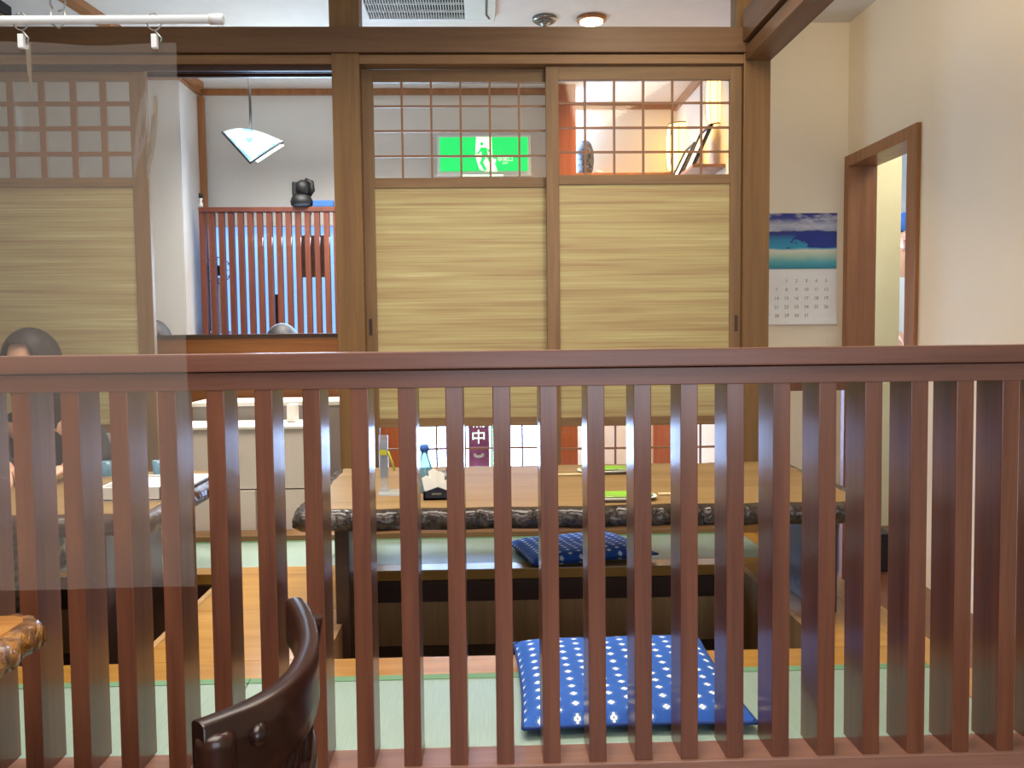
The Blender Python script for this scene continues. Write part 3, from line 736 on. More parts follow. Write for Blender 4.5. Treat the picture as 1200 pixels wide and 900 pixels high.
def lantern(px, pyt, pyb, Y, wpx, label):
    cx = X(px, (pyt + pyb) / 2, Y); z1_, z0_ = Z(px, pyt, Y), Z(px, pyb, Y); rr = wpx / 2000 * Y; h = z1_ - z0_
    t = thing('paper_lantern', (cx, Y, z0_), label, 'lantern', 'warm paper lanterns')
    prof = [(rr * .8, 0), (rr * .95, h * .15), (rr, h * .4), (rr, h * .7), (rr * .9, h * .92), (rr * .8, h)]
    MB().lathe(prof, cx, Y, 20, z0_).build('paper_shade', 'lantern', t)
    for a in range(10):
        an = a * math.pi / 5; MB().tube([(cx + (r_ + .002) * math.cos(an), Y + (r_ + .002) * math.sin(an), z0_ + z_) for r_, z_ in prof], .0022, 5).build('rib', 'casing', t)
    for z_ in (0, h): MB().tube([(cx + (rr * .82) * math.cos(a * math.pi / 10), Y + rr * .82 * math.sin(a * math.pi / 10), z0_ + z_) for a in range(21)], .005, 6).build('hoop', 'casing', t)
    return t, cx, z0_, z1_, rr
t, cx, a, b, rr = lantern(797, 146, 202, 6.2, 33, 'glowing paper lantern standing on the shelf left of the frames')
t, cx, a, b, rr = lantern(842, 88, 147, 5.3, 30, 'glowing paper lantern hanging high at the door right edge')
MB().tube([(cx, 5.3, b), (cx, 5.3, CE - .001)], .004, 6).build('cord', 'black', t)
sh2 = Z(835, 206, 5.5)
o = thing('side_shelf', (XB - .09, 5.45, sh2 - .02), 'short brown shelf on the side wall carrying two frames', 'shelf')
box(XB - .2, XB - .004, 5.1, 5.95, sh2 - .02, sh2, bev=.002).build('board', 'casing', o)
def frame(y, h, lab, wd):
    x = XB - .17; t = thing('picture_frame', (x, y, sh2), lab, 'frame', 'frames leaning on the side shelf')
    fn = lambda u, v, s: (x + .12 * v / h + s, y + u, sh2 + .002 + v)
    ft = .012
    MB().prism([(-wd / 2, 0), (wd / 2, 0), (wd / 2, h), (-wd / 2, h)], fn, 0, .006).build('backing', 'whitecloth', t)
    for (a, b_, c_, d_) in ((-wd / 2, -wd / 2 + ft, 0, h), (wd / 2 - ft, wd / 2, 0, h), (-wd / 2, wd / 2, 0, ft), (-wd / 2, wd / 2, h - ft, h)):
        MB().prism([(a, c_), (b_, c_), (b_, d_), (a, d_)], fn, -.014, .01).build('frame_bar', 'inkd', t)
frame(5.35, .26, 'dark-edged white frame nearer on the side shelf', .26)
frame(5.75, .24, 'dark-edged white frame farther back on the side shelf', .26)

# ceiling fittings
AC0, AC1 = X(428, 10, 4.6), X(573, 10, 4.6)
cz_ = CE - .035
def cp(px, py): return atz(px, py, cz_)
A = cp(424, 28); B = cp(580, 26)
yb_ = (A.y + B.y) / 2; axl, axr = A.x, B.x; wd = axr - axl
ac = thing('ceiling_air_conditioner', ((axl + axr) / 2, yb_ - wd / 2, cz_), 'white square ceiling air conditioner with slotted grille', 'air conditioner')
ylo = yb_ - wd
zg = cz_ + .012
g0, g1 = X(431, 23, yb_ - .12), cp(545, 22).x; gy1 = cp(500, 23).y; gy0 = ylo + (yb_ - gy1)
frm = MB().box(axl, axr, gy1, yb_, cz_, CE, bev=.006).box(axl, axr, ylo, gy0, cz_, CE, bev=.006).box(axl, g0, gy0, gy1, cz_, CE, bev=.004).box(g1, axr, gy0, gy1, cz_, CE, bev=.004)
frm.build('casing', 'plastic', ac)
box(g0, g1, gy0, gy1, cz_ + .025, CE - .001).build('dark_inside', 'black', ac)
gr = MB(); n = 38
for i in range(n):
    x = g0 + (g1 - g0) * i / (n - 1); gr.box(x - .0017, x + .0017, gy0, gy1, cz_ + .004, cz_ + .02)
for k in range(7):
    y = gy0 + (gy1 - gy0) * k / 6; gr.box(g0, g1, y - .0025, y + .0025, cz_ + .002, cz_ + .012)
gr.build('intake_grille', 'plastic', ac)
sl = MB(); sx = cp(570, 5).x
for (q, s_) in ((0, 1),): sl.tube([(sx, ylo + .1, cz_ - .001), (sx, yb_ - .12, cz_ - .001), (sx + .015, yb_ - .07, cz_ - .001)], .006, 6)
sl.build('outlet_slot', 'dark', ac)
def disc(px, py, rpx, name, label, cat, lit):
    p = atz(px, py, CE - .01); r_ = rpx / 1000 * p.y
    t = thing(name, (p.x, p.y, CE - .02), label, cat)
    MB().lathe([(r_ * .86, .0), (r_, .004), (r_, .0195)], p.x, p.y, 24, CE - .02).build('ring', 'metal' if not lit else 'casing', t)
    MB().lathe([(r_ * .78, 0), (r_ * .78, .006)], p.x, p.y, 20, CE - .026).build('lens', 'lampon' if lit else 'metal', t)
    if not lit: MB().lathe([(r_ * .2, 0), (r_ * .35, .012), (r_ * .5, .02)], p.x, p.y, 16, CE - .046).build('sensor', 'metal', t)
    return p
p = disc(693, 23, 17, 'downlight', 'round lit ceiling downlight with brass-coloured rim', 'light', True)
disc(638, 23, 14, 'ceiling_sensor', 'round metal ceiling sensor beside the lit downlight', 'sensor', False)
lt = bpy.data.lights.new('downlight_bulb', 'SPOT'); lt.energy = 25; lt.color = WARM; lt.spot_size = R(120); lt.shadow_soft_size = .06
lo = bpy.data.objects.new('downlight_bulb', lt); C.objects.link(lo); lo.location = (p.x, p.y, CE - .05)

p = atz(2, 8, CE - .01)
t = thing('ceiling_speaker', (p.x - .12, p.y, CE - .05), 'grey dark-edged box fixed to ceiling at far top left', 'speaker')
box(p.x - .26, p.x + .02, p.y - .3, p.y + .02, CE - .05, CE - .001, bev=.006).build('housing', 'metal', t)
box(p.x + .02, p.x + .032, p.y - .31, p.y + .03, CE - .055, CE - .001).build('dark_edge', 'black', t)

# ================================================================ tables
def live_table(name, label, x0, x1, y0, y1, z, th, topm, edgem, seed, cr=.05, amp=.012, legs=None, legm='dark'):
    t = thing(name, ((x0 + x1) / 2, (y0 + y1) / 2, 0 if legs is None else legs[0][4]), label, 'table')
    per = []
    W, H = x1 - x0, y1 - y0
    def rr(s):       # rounded rectangle by arc length
        segs = [(x0 + cr, y0, x1 - cr, y0), None, (x1, y0 + cr, x1, y1 - cr), None, (x1 - cr, y1, x0 + cr, y1), None, (x0, y1 - cr, x0, y0 + cr), None]
        cen = [None, (x1 - cr, y0 + cr, -90), None, (x1 - cr, y1 - cr, 0), None, (x0 + cr, y1 - cr, 90), None, (x0 + cr, y0 + cr, 180)]
        L = [W - 2 * cr, cr * math.pi / 2, H - 2 * cr, cr * math.pi / 2] * 2
        for k in range(8):
            if s <= L[k] or k == 7:
                if segs[k]:
                    a, b, c, d = segs[k]; f = s / L[k]; dx, dy = (c - a) / L[k], (d - b) / L[k]
                    return Vector((a + (c - a) * f, b + (d - b) * f, 0)), Vector((dy, -dx, 0))
                cx, cy, a0 = cen[k]; an = R(a0 + 90 * s / L[k]); nrm = Vector((math.cos(an), math.sin(an), 0))
                return Vector((cx, cy, 0)) + nrm * cr, nrm
            s -= L[k]
    tot = 2 * (W - 2 * cr) + 2 * (H - 2 * cr) + 2 * math.pi * cr
    n = int(tot / .008); prof = [(-.030, 0), (-.012, -.002), (0, -.010), (.006, -.03), (.0, -.05), (-.014, -.058), (-.05, -.06)]
    k_ = th / .06; b = MB(); inner = []
    def f(u, v):
        p, nr = rr(min(u, .99999) * tot); j = int(round(v * (len(prof) - 1))); o, dz = prof[j]
        nz = noise.noise(Vector((p.x * 9, p.y * 9, seed))) * 1.6; nf = noise.noise(Vector((p.x * 42, p.y * 42, dz * 90 + seed))) + .7 * noise.noise(Vector((p.x * 75, p.y * 75, dz * 130 - seed)))
        a_ = amp * (nz + nf * 1.3) if 0 < j < 6 else amp * nz
        q = p + nr * (o * k_ + a_); return (q.x, q.y, z + dz * k_ + (nf * .004 if 1 < j < 6 else 0))
    b.grid(f, n, len(prof), closeu=True)
    b.f.append([(len(prof) - 1) * n + i for i in range(n)])
    ed = b.build('live_edge', edgem, t)
    tp = MB(); ring = [Vector(f(i / n, 0)) for i in range(n)]
    tp.v = [v + Vector((0, 0, .0015)) for v in ring] + [v - Vector((0, 0, .02)) for v in ring]
    tp.f = [list(range(n)), list(range(n, 2 * n))[::-1]] + [[i, (i + 1) % n, n + (i + 1) % n, n + i] for i in range(n)]
    tp.build('tabletop', topm, t)
    for l in (legs or []):
        box(l[0], l[1], l[2], l[3], l[4], z - th * .95, bev=.006).build('leg', legm, t)
    return t
HT = 1.2 - .53
live_table('low_table', 'long golden low table with glossy dark bark edge, centre of the tatami', X(340, 605, 2.49), 1.19, 2.50, 3.34, HT, .064, 'tabletop', 'bark', 3.0,
           legs=[(X(392, 650, 2.6), X(409, 650, 2.6), 2.6, 3.05, .011), (X(958, 650, 2.6), X(982, 650, 2.6), 2.6, 3.05, T + .001)])
live_table('low_table', 'low table with dark edge at the left where the woman sits', -2.75, -.985, 2.50, 3.34, HT, .064, 'tabletop', 'dark', 8.0, amp=.006,
           legs=[(-2.5, -2.42, 2.6, 3.05, .011), (-1.22, -1.16, 2.6, 3.05, .011)])
live_table('dining_table', 'honey-coloured live-edge table corner poking in at bottom left', -2.1, -.775, .55, 1.53, .705, .055, 'slabtop', 'barkhoney', 5.5, cr=.07, amp=.010,
           legs=[(-2.0, -1.9, .7, 1.4, .001), (-1.2, -1.1, .7, 1.4, .001)])

# ================================================================ things on the main table
TZ = HT + .002
def plate(px, py, wpx, dpx, label, rot):
    c = atz(px, py, TZ + .008); w_ = wpx / 1000 * c.y / 2; d_ = .055
    t = thing('oblong_plate', (c.x, c.y, TZ), label, 'plate', 'green oblong plates on the low table')
    def ov(r, z): 
        return lambda u: None
    def fr_(u, v, s0, s1, z0, z1):
        a = u * 2 * math.pi; s = s0 + (s1 - s0) * v; e = .5
        ca, sa = math.cos(a), math.sin(a)
        x = math.copysign(abs(ca) ** e, ca) * w_ * s; y = math.copysign(abs(sa) ** .8, sa) * d_ * s
        return (c.x + x * math.cos(rot) - y * math.sin(rot), c.y + x * math.sin(rot) + y * math.cos(rot), TZ + z0 + (z1 - z0) * v)
    b = MB(); b.grid(lambda u, v: fr_(u, v, .7, 1.0, .001, .012), 32, 4, closeu=True); b.grid(lambda u, v: fr_(u, v, 1.0, .93, .012, .013), 32, 3, closeu=True)
    b.grid(lambda u, v: fr_(u, v, .93, .01, .012, .006), 32, 5, closeu=True); b.grid(lambda u, v: fr_(u, v, .7, .01, .001, .001), 32, 2, closeu=True)
    b.build('rim', 'whitecloth', t)
    g = MB(); g.grid(lambda u, v: fr_(u, v, .90, .01, .0165, .012), 32, 4, closeu=True); g.grid(lambda u, v: fr_(u, v, .90, .01, .0115, .0115), 32, 2, closeu=True); g.build('green_glaze', 'green', t)
def stick(p0, p1, label, r=.003):
    a = atz(*p0, TZ + .022); b_ = atz(*p1, TZ + .022)
    b = MB().tube([a, b_], [r * .6, r], 8); o = b.build('chopsticks', 'cream'); tag(o, label, 'chopsticks'); return o
plate(710, 551, 68, 10, 'green oblong plate with white rim at the table far side', .04)
plate(728, 582, 84, 12, 'green oblong plate with white rim at the table near side', .02)
def stick_on_table(px0_, px1_, Y, z, label):
    a = Vector((X(px0_, 555, Y), Y, z)); b_ = Vector((X(px1_, 555, Y), Y, z + .0))
    g = MB().tube([a, b_], [.0028, .0036], 8).tube([a + Vector((0, .012, 0)), b_ + Vector((0, .009, 0))], [.0028, .0036], 8)
    tag(g.build('chopsticks', 'cream'), label, 'chopsticks')
ya = atz(710, 556.5, TZ).y; stick_on_table(654, 684, ya - .005, TZ + .0038, 'pale chopsticks beside the farther green plate')
yb2 = atz(760, 580, TZ).y; stick_on_table(772, 800, yb2 - .01, TZ + .0038, 'pale chopsticks beside the nearer green plate')
# acrylic menu stand
c = atz(455, 577, TZ + .002); ms = thing('menu_stand', (c.x, c.y, TZ), 'clear acrylic menu stand at the low table left part', 'stand')
w0 = X(444.5, 540, c.y); w1 = X(455, 540, c.y); hh = Z(450, 510, c.y)
box(w0, X(471, 578, c.y), c.y - .05, c.y + .04, TZ, TZ + .006, bev=.001).build('base', 'acrylic', ms)
box(w0, w1, c.y - .004, c.y + .004, TZ + .006, hh, bev=.001).build('upright', 'acrylic', ms)
box(w0 + .002, w1 - .002, c.y + .005, c.y + .008, TZ + .05, hh - .02).build('menu_card', 'whitecloth', ms)
b = MB().tube([at(455, 530, c.y), at(462.5, 551, c.y + .03)], .004, 6); b.build('strap', 'yellowst', ms)
box(w0 + .002, w1 - .004, c.y - .007, c.y - .005, Z(450, 533, c.y), Z(450, 527, c.y)).build('sticker', 'yellowst', ms)
# condiment caddy
c = atz(514, 586, TZ); cyy = c.y + .05; cw0, cw1 = X(496, 580, c.y), X(530, 580, c.y)
cd_ = thing('condiment_caddy', ((cw0 + cw1) / 2, cyy, TZ), 'navy condiment caddy filled with white packets on the low table', 'caddy')
zt_ = Z(512, 577, c.y)
mb = MB().box(cw0, cw1, c.y, c.y + .006, TZ, zt_).box(cw0, cw1, c.y + .1, c.y + .106, TZ, zt_).box(cw0, cw0 + .006, c.y, c.y + .1, TZ, zt_).box(cw1 - .006, cw1, c.y, c.y + .1, TZ, zt_).box(cw0, cw1, c.y, c.y + .1, TZ, TZ + .006)
mb.prism([(cw0, zt_), (cw1, zt_), ((cw0 + cw1) / 2, Z(512, 571, c.y))], lambda u, v, s: (u, s, v), c.y, c.y + .006)
mb.build('tray', 'navy', cd_)
lb = at(506, 580, c.y); box(lb.x, lb.x + .03, c.y - .001, c.y, lb.z - .0, lb.z + .006).build('plate_label', 'metal', cd_)
for i in range(6):
    xx = cw0 + .018 + i * .0165; hgt = .05 + .02 * math.sin(i * 1.3)
    pk = MB(); yy = c.y + .03 + .007 * (i % 3); tl = .012 * (i - 2.5) / 3
    pk.prism([(-.014, 0), (.014, 0), (.015, hgt), (0, hgt + .008), (-.015, hgt)], lambda u, v, s: (xx + u + tl * v / hgt, yy + s + v * .25, TZ + .012 + v), 0, .006)
    o = pk.build('paper_packet', 'paper'); tag(o, ['leftmost', 'second from left', 'third from left', 'fourth from left', 'fifth from left', 'rightmost'][i] + ' white paper packet in the navy condiment caddy', 'packet', 'packets in the caddy')
bp = Vector((cw0 - .004, c.y + .14, TZ))
bt = thing('sauce_bottle', bp, 'pale blue bottle behind the navy condiment caddy', 'bottle')
hb_ = Z(500, 521, bp.y) - TZ
MB().lathe([(.024, 0), (.026, .01), (.026, hb_ * .5), (.014, hb_ * .72), (.011, hb_ * .86)], bp.x, bp.y, 16, TZ).build('glass_body', 'bottleblue', bt)
MB().lathe([(.015, 0), (.016, .01), (.013, hb_ * .14)], bp.x, bp.y, 14, TZ + hb_ * .86).build('cap', 'bluecloth', bt)
br = MB().lathe([(.02, 0), (.034, .015), (.038, .05), (.03, .062)], cw0 + .065, c.y + .16, 16, TZ)
tag(br.build('spice_jar', 'mottled'), 'dark mottled spice jar behind the white packets', 'jar')
# white box on left table
c0 = atz(122, 588, TZ); c1 = atz(189, 587, TZ)
wb = thing('white_tray', ((c0.x + c1.x) / 2, c0.y + .06, TZ), 'white rectangular serving tray on the left table', 'tray')
x0_, x1_ = c0.x - .02, c1.x
mb = MB().box(x0_, x1_, c0.y, c0.y + .24, TZ, TZ + .006)
hgt = .045
for (a, b_, c_, d_) in ((x0_, x1_, c0.y, c0.y + .008), (x0_, x1_, c0.y + .232, c0.y + .24), (x0_, x0_ + .008, c0.y, c0.y + .24), (x1_ - .008, x1_, c0.y, c0.y + .24)): mb.box(a, b_, c_, d_, TZ, TZ + hgt, bev=.002)
mb.build('tray_body', 'whitecloth', wb)
nv = box(x0_ + .02, x1_ - .02, c0.y + .02, c0.y + .22, TZ + .007, TZ + .04, bev=.008).build('folded_napkin', 'whitecloth'); tag(nv, 'folded white cloth lying in the white tray', 'cloth')
for (px_, py_, lab) in ((126, 557, 'small clear blue glass on left table, left of the other'), (186, 556, 'small clear blue glass on left table near its right end')):
    q = atz(px_, py_, TZ); q.y = min(q.y, 3.22); q.x = X(px_, py_, q.y)
    g = MB().lathe([(.018, 0), (.022, .055), (.020, .055), (.016, .006)], q.x, q.y, 16, TZ); tag(g.build('water_glass', 'bottleblue'), lab, 'glass')
q = atz(236, 566, TZ)
mn = thing('menu_folder', (q.x, q.y, TZ), 'black and white menu folder at left table right end', 'menu')
box(q.x - .14, q.x, q.y - .12, q.y + .16, TZ, TZ + .004, bev=.001).build('cover', 'black', mn)
box(q.x - .135, q.x - .005, q.y - .115, q.y + .155, TZ + .004, TZ + .008).build('sheet', 'whitecloth', mn)
bv = MB().lathe([(.022, 0), (.026, .015), (.014, .06), (.012, .1), (.02, .13), (.016, .16)], X(13, 585, 2.9), 2.85, 14, TZ)
tag(bv.build('brass_vase', plain('brass', (196, 150, 48), .25, Metallic=.8)), 'small brass-yellow vase on left table before the woman', 'vase')

# ================================================================ cushions
def cushion(p00, p10, p11, p01, h, label):
    """corners near-left, near-right, far-right, far-left on the tatami"""
    cen = (p00 + p10 + p11 + p01) / 4; n = 29
    t = thing('floor_cushion', (cen.x, cen.y, T), label, 'cushion', 'blue patterned floor cushions')
    def pos(u, v, s):
        a, b_ = u * 2 - 1, v * 2 - 1
        pin = 1 - .035 * (1 - abs(a) ** 2) * abs(b_) ** 3; pin2 = 1 - .035 * (1 - abs(b_) ** 2) * abs(a) ** 3
        uu, vv = (a * pin2 + 1) / 2, (b_ * pin + 1) / 2
        p = p00.lerp(p10, uu).lerp(p01.lerp(p11, uu), vv)
        e = max(0, (1 - abs(a) ** 5) * (1 - abs(b_) ** 5)) ** .42
        dm = math.exp(-((a * a + b_ * b_) / .06)) * .005
        wob = noise.noise(Vector((a * 2.3, b_ * 2.3, h * 50))) * .004
        mid = h * .38
        z = mid + s * ((h - mid if s > 0 else mid) * e) - (dm if s > 0 else 0) + wob * e * (s > 0)
        return Vector((p.x, p.y, T + .002 + max(z, .0005)))
    b = MB(); uv = []
    for s in (1, -1):
        b.grid(lambda u, v: pos(u, v, s), n, n)
        uv += [(i / (n - 1), j / (n - 1)) for j in range(n) for i in range(n)]
    b.uv = uv; cv = b.build('cover', 'zabuton', t, smooth=True)
    pp = [pos(i / 20, 0, 0) for i in range(21)] + [pos(1, i / 20, 0) for i in range(21)] + [pos(1 - i / 20, 1, 0) for i in range(21)] + [pos(0, 1 - i / 20, 0) for i in range(21)]
    MB().tube(pp, .004, 6).build('piping', 'pipeblue', t)
hz_ = .055
cushion(atz(613, 866, T), atz(888, 859, T), atz(818, 757, T), atz(602, 763, T), hz_, 'blue white-flowered floor cushion nearest the railing')
fl_ = atz(624, 669, T); fr2 = atz(771, 656, T)
dvec = (fr2 - fl_); perp = Vector((-dvec.y, dvec.x, 0)).normalized() * .38
cushion(fl_, fr2, fr2 + perp * .9 + Vector((-.06, 0, 0)), fl_ + perp * .9, hz_, 'blue white-flowered floor cushion partly under the table far side')

# ================================================================ railing in the passage, box and cord
o = thing('passage_rail', (X(960, 500, 3.95), 3.95, 0), 'plain brown rail frame standing in the passage beyond the right post', 'rail')
rx0, rx1 = X(905, 452, 3.95), X(1000, 452, 3.95)
box(rx0, rx1, 3.93, 3.97, Z(950, 457.5, 3.95), Z(950, 444, 3.95), bev=.003).build('top_bar', 'rail', o)
box(X(987, 500, 3.95), X(998, 500, 3.95), 3.932, 3.968, 0, Z(950, 457.5, 3.95)).build('upright', 'rail', o)
box(rx0, rx0 + .04, 3.932, 3.968, 0, Z(950, 457.5, 3.95)).build('upright', 'rail', o)
o = thing('storage_box', (1.86, 4.2, 0), 'dark storage box on the passage floor by the doorway', 'box')
box(1.72, 1.98, 4.05, 4.4, 0.001, .17, bev=.008).build('body', 'black', o); box(1.715, 1.985, 4.045, 4.405, .17, .19, bev=.004).build('lid', 'black', o)

# ================================================================ chair in the foreground
def bez(pts, n=40):
    pts = [Vector(p) for p in pts]; out = []
    for k in range(n + 1):
        t = k / n * (len(pts) - 1); i = min(int(t), len(pts) - 2); f = t - i
        p0, p1, p2, p3 = pts[max(i - 1, 0)], pts[i], pts[i + 1], pts[min(i + 2, len(pts) - 1)]
        out.append(.5 * ((2 * p1) + (p2 - p0) * f + (2 * p0 - 5 * p1 + 4 * p2 - p3) * f * f + (3 * p1 - p0 - 3 * p2 + p3) * f ** 3))
    return out
def band(path, h0, h1, th, lean=0.0, n=44):
    """curved board standing on edge: path = top outer edge, height h0..h1, thickness th"""
    P = bez(path, n); b = MB(); prof = []
    m = 8
    def f(u, v):
        k = int(round(u * n)); p = P[k]; tg = (P[min(k + 1, n)] - P[max(k - 1, 0)]).normalized(); nr = Vector((tg.y, -tg.x, 0)).normalized()
        h = (h0 + (h1 - h0) * u) * (1 - .0 * u); q = int(round(v * 11)) % 12
        sh = [(0, 0), (.35, .012), (.5, .05), (.5, .35), (.5, .7), (.5, .95), (.2, 1), (-.2, 1), (-.5, .95), (-.5, .5), (-.5, .05), (-.35, .012)][q]
        return p + nr * (sh[0] * th) + Vector((nr.x * lean * sh[1] * h, nr.y * lean * sh[1] * h, -sh[1] * h))
    prof_n = 12
    b0_ = len(b.v)
    for k in range(n + 1):
        for q in range(12): b.v.append(Vector(f(k / n, q / 11)))
    for k in range(n):
        for q in range(12): b.sm.add(len(b.f)); b.f.append([k * 12 + q, k * 12 + (q + 1) % 12, (k + 1) * 12 + (q + 1) % 12, (k + 1) * 12 + q])
    b.f.append(list(range(12))); b.f.append([n * 12 + q for q in range(12)][::-1])
    return b
ZT = .775
tp_ = [atz(px, py, ZT) for px, py in ((231, 846), (258, 836), (292, 822), (325, 803), (349, 780), (361, 752), (360, 730), (352, 710), (344, 700))]
ch = thing('dining_chair', (-.5, 1.1, 0), 'dark lacquered dining chair with bowed backrest in front of the railing', 'chair')
near, far = tp_[0], tp_[-1]
band(tp_, .105, .075, .027).build('backrest', 'chair', ch)
lowr = [Vector((p.x - .004, p.y + .004, ZT - .165)) for p in tp_]
lowr = [lowr[i] for i in (0, 2, 3, 4, 5, 6, 8)]
band(lowr, .05, .05, .02).build('lower_rail', 'chair', ch)
kp = atz(289, 839, ZT - .02); kn = atz(286, 850, ZT - .03)
ell(tp_[2].x + .011, tp_[2].y - .004, ZT - .036, .012, .017, .014).build('peg_cap', 'chair', ch)
def legp(pts, r0): return MB().tube(bez(pts, 16), r0, 12)
MB().tube(bez([(near.x + .016, near.y + .012, ZT - .014), (near.x + .016, near.y + .011, ZT - .03), (near.x + .012, near.y + .010, ZT - .10), (near.x - .02, near.y + .01, .6), (near.x - .035, near.y + .015, .42), (near.x - .02, near.y + .01, 0)], 20), [.003, .012, .018] + [.022] * 18, 14).build('leg', 'chair', ch)
f2 = at(369, 722, far.y - .02)
legp([(f2.x, f2.y, f2.z), (f2.x - .012, f2.y, f2.z - .08), (f2.x - .035, f2.y, f2.z - .2), (f2.x - .06, f2.y, .42), (f2.x - .03, f2.y, 0)], .0125).build('leg', 'chair', ch)
sx0 = near.x - .50; sx1 = near.x - .03
legp([(sx0 + .04, near.y + .03, .42), (sx0 + .03, near.y + .02, 0)], .019).build('leg', 'chair', ch)
legp([(sx0 + .04, far.y - .03, .42), (sx0 + .03, far.y - .02, 0)], .019).build('leg', 'chair', ch)
box(sx0, sx1, near.y - .0, far.y + .0, .40, .44, bev=.012).build('seat', 'chair', ch)
box(sx0 + .03, sx1 - .02, near.y + .03, far.y - .03, .44, .47, bev=.012).build('seat_pad', 'blackcloth', ch)
for y in (near.y + .02, far.y - .02): MB().tube([(sx0 + .035, y, .2), (sx1 - .01, y, .2)], .011, 8).build('stretcher', 'chair', ch)
for k, i in enumerate((3, 5)):
    p = tp_[i]; legp([(p.x - .004, p.y, ZT - .09), (p.x - .02, p.y, ZT - .2), (sx1 - .01, p.y, .43)], .010).build('spindle', 'chair', ch)

# ================================================================ vinyl curtain and rod
CY = 1.42
rz = Z(120, 22.5, CY)
rd = thing('curtain_rod', (-.6, CY, rz), 'white curtain rod hanging from the ceiling at top left', 'rod')
rx1_ = X(262, 22.5, CY); MB().tube([(-1.6, CY, rz - .006), (rx1_ - .01, CY, rz)], .0066, 14).build('tube', 'plastic', rd)
MB().tube([(rx1_ - .022, CY, rz), (rx1_ - .002, CY, rz), (rx1_, CY, rz)], [.0082, .0088, .005], 14).build('end_cap', 'plastic', rd)
for px in (68,):
    hx = X(px, 10, CY)
    MB().tube([(hx, CY, CE), (hx, CY, rz + .035)], .0015, 6).build('wire', 'metal', rd)
    MB().tube([(hx + .012 * math.sin(a * .5), CY, rz + .012 + .015 * (1 - math.cos(a * .5))) for a in range(0, 12)], .0016, 6).build('hook', 'metal', rd)
    MB().tube([(hx - .011, CY, rz + .012), (hx - .013, CY, rz - .006), (hx, CY, rz - .014), (hx + .012, CY, rz - .004), (hx + .010, CY, rz + .012)], .0016, 6).build('hook', 'metal', rd)
cl_xs = [X(25, 40, CY), X(181, 40, CY)]
for i, hx in enumerate(cl_xs):
    t = thing('curtain_clip', (hx, CY, rz - .05), ['curtain clip with wire ring on the rod, nearer the left edge', 'curtain clip with wire ring on the rod, nearer its end cap'][i], 'clip', 'clips holding the vinyl')
    MB().tube([(hx + .0115 * math.sin(a * math.pi / 8), CY, rz - .004 + .0135 * math.cos(a * math.pi / 8)) for a in range(17)], .0011, 6).build('ring', 'metal', t)
    box(hx - .0045, hx + .0045, CY - .005, CY + .005, rz - .046, rz - .024, bev=.0015).build('jaw', 'plastic', t)
    MB().tube([(hx, CY, rz - .017), (hx + .011, CY, rz - .03), (hx + .008, CY, rz - .04)], .0018, 6).build('lever', 'metal', t)
vt = rz - .036; vb = Z(100, 690, CY); ve = X(207, 60, CY); vl = -1.5
def vin(u, v):
    x = vl + (ve - vl) * u; z = vb + (vt - vb) * v
    sag = 0
    if v > .9:
        d = min(abs(x - c_) for c_ in cl_xs + [cl_xs[0] - (cl_xs[1] - cl_xs[0])]); sag = -.004 * min(1, d / .1) * (v - .9) * 10
    y = .006 * math.sin(x * 19 + .6 * math.sin(v * 3)) * (.4 + .6 * v)
    y += .010 * math.exp(-((x - (cl_xs[0] + .02 * (1 - v)))/ .012) ** 2) * max(0, v - .55) * 2
    y += .012 * math.exp(-((x - (cl_xs[1] - .10 * (1 - v) * 1.3)) / .010) ** 2) * math.exp(-((v - .84) / .08) ** 2)
    y += .002 * noise.noise(Vector((x * 14, 0, z * 9)))
    return (x, CY + y, z + sag)
b = MB(); b.grid(vin, 150, 90); o = b.build('vinyl_curtain', 'vinyl', smooth=True)
tag(o, 'clear vinyl sheet curtain hanging from the white rod', 'curtain')

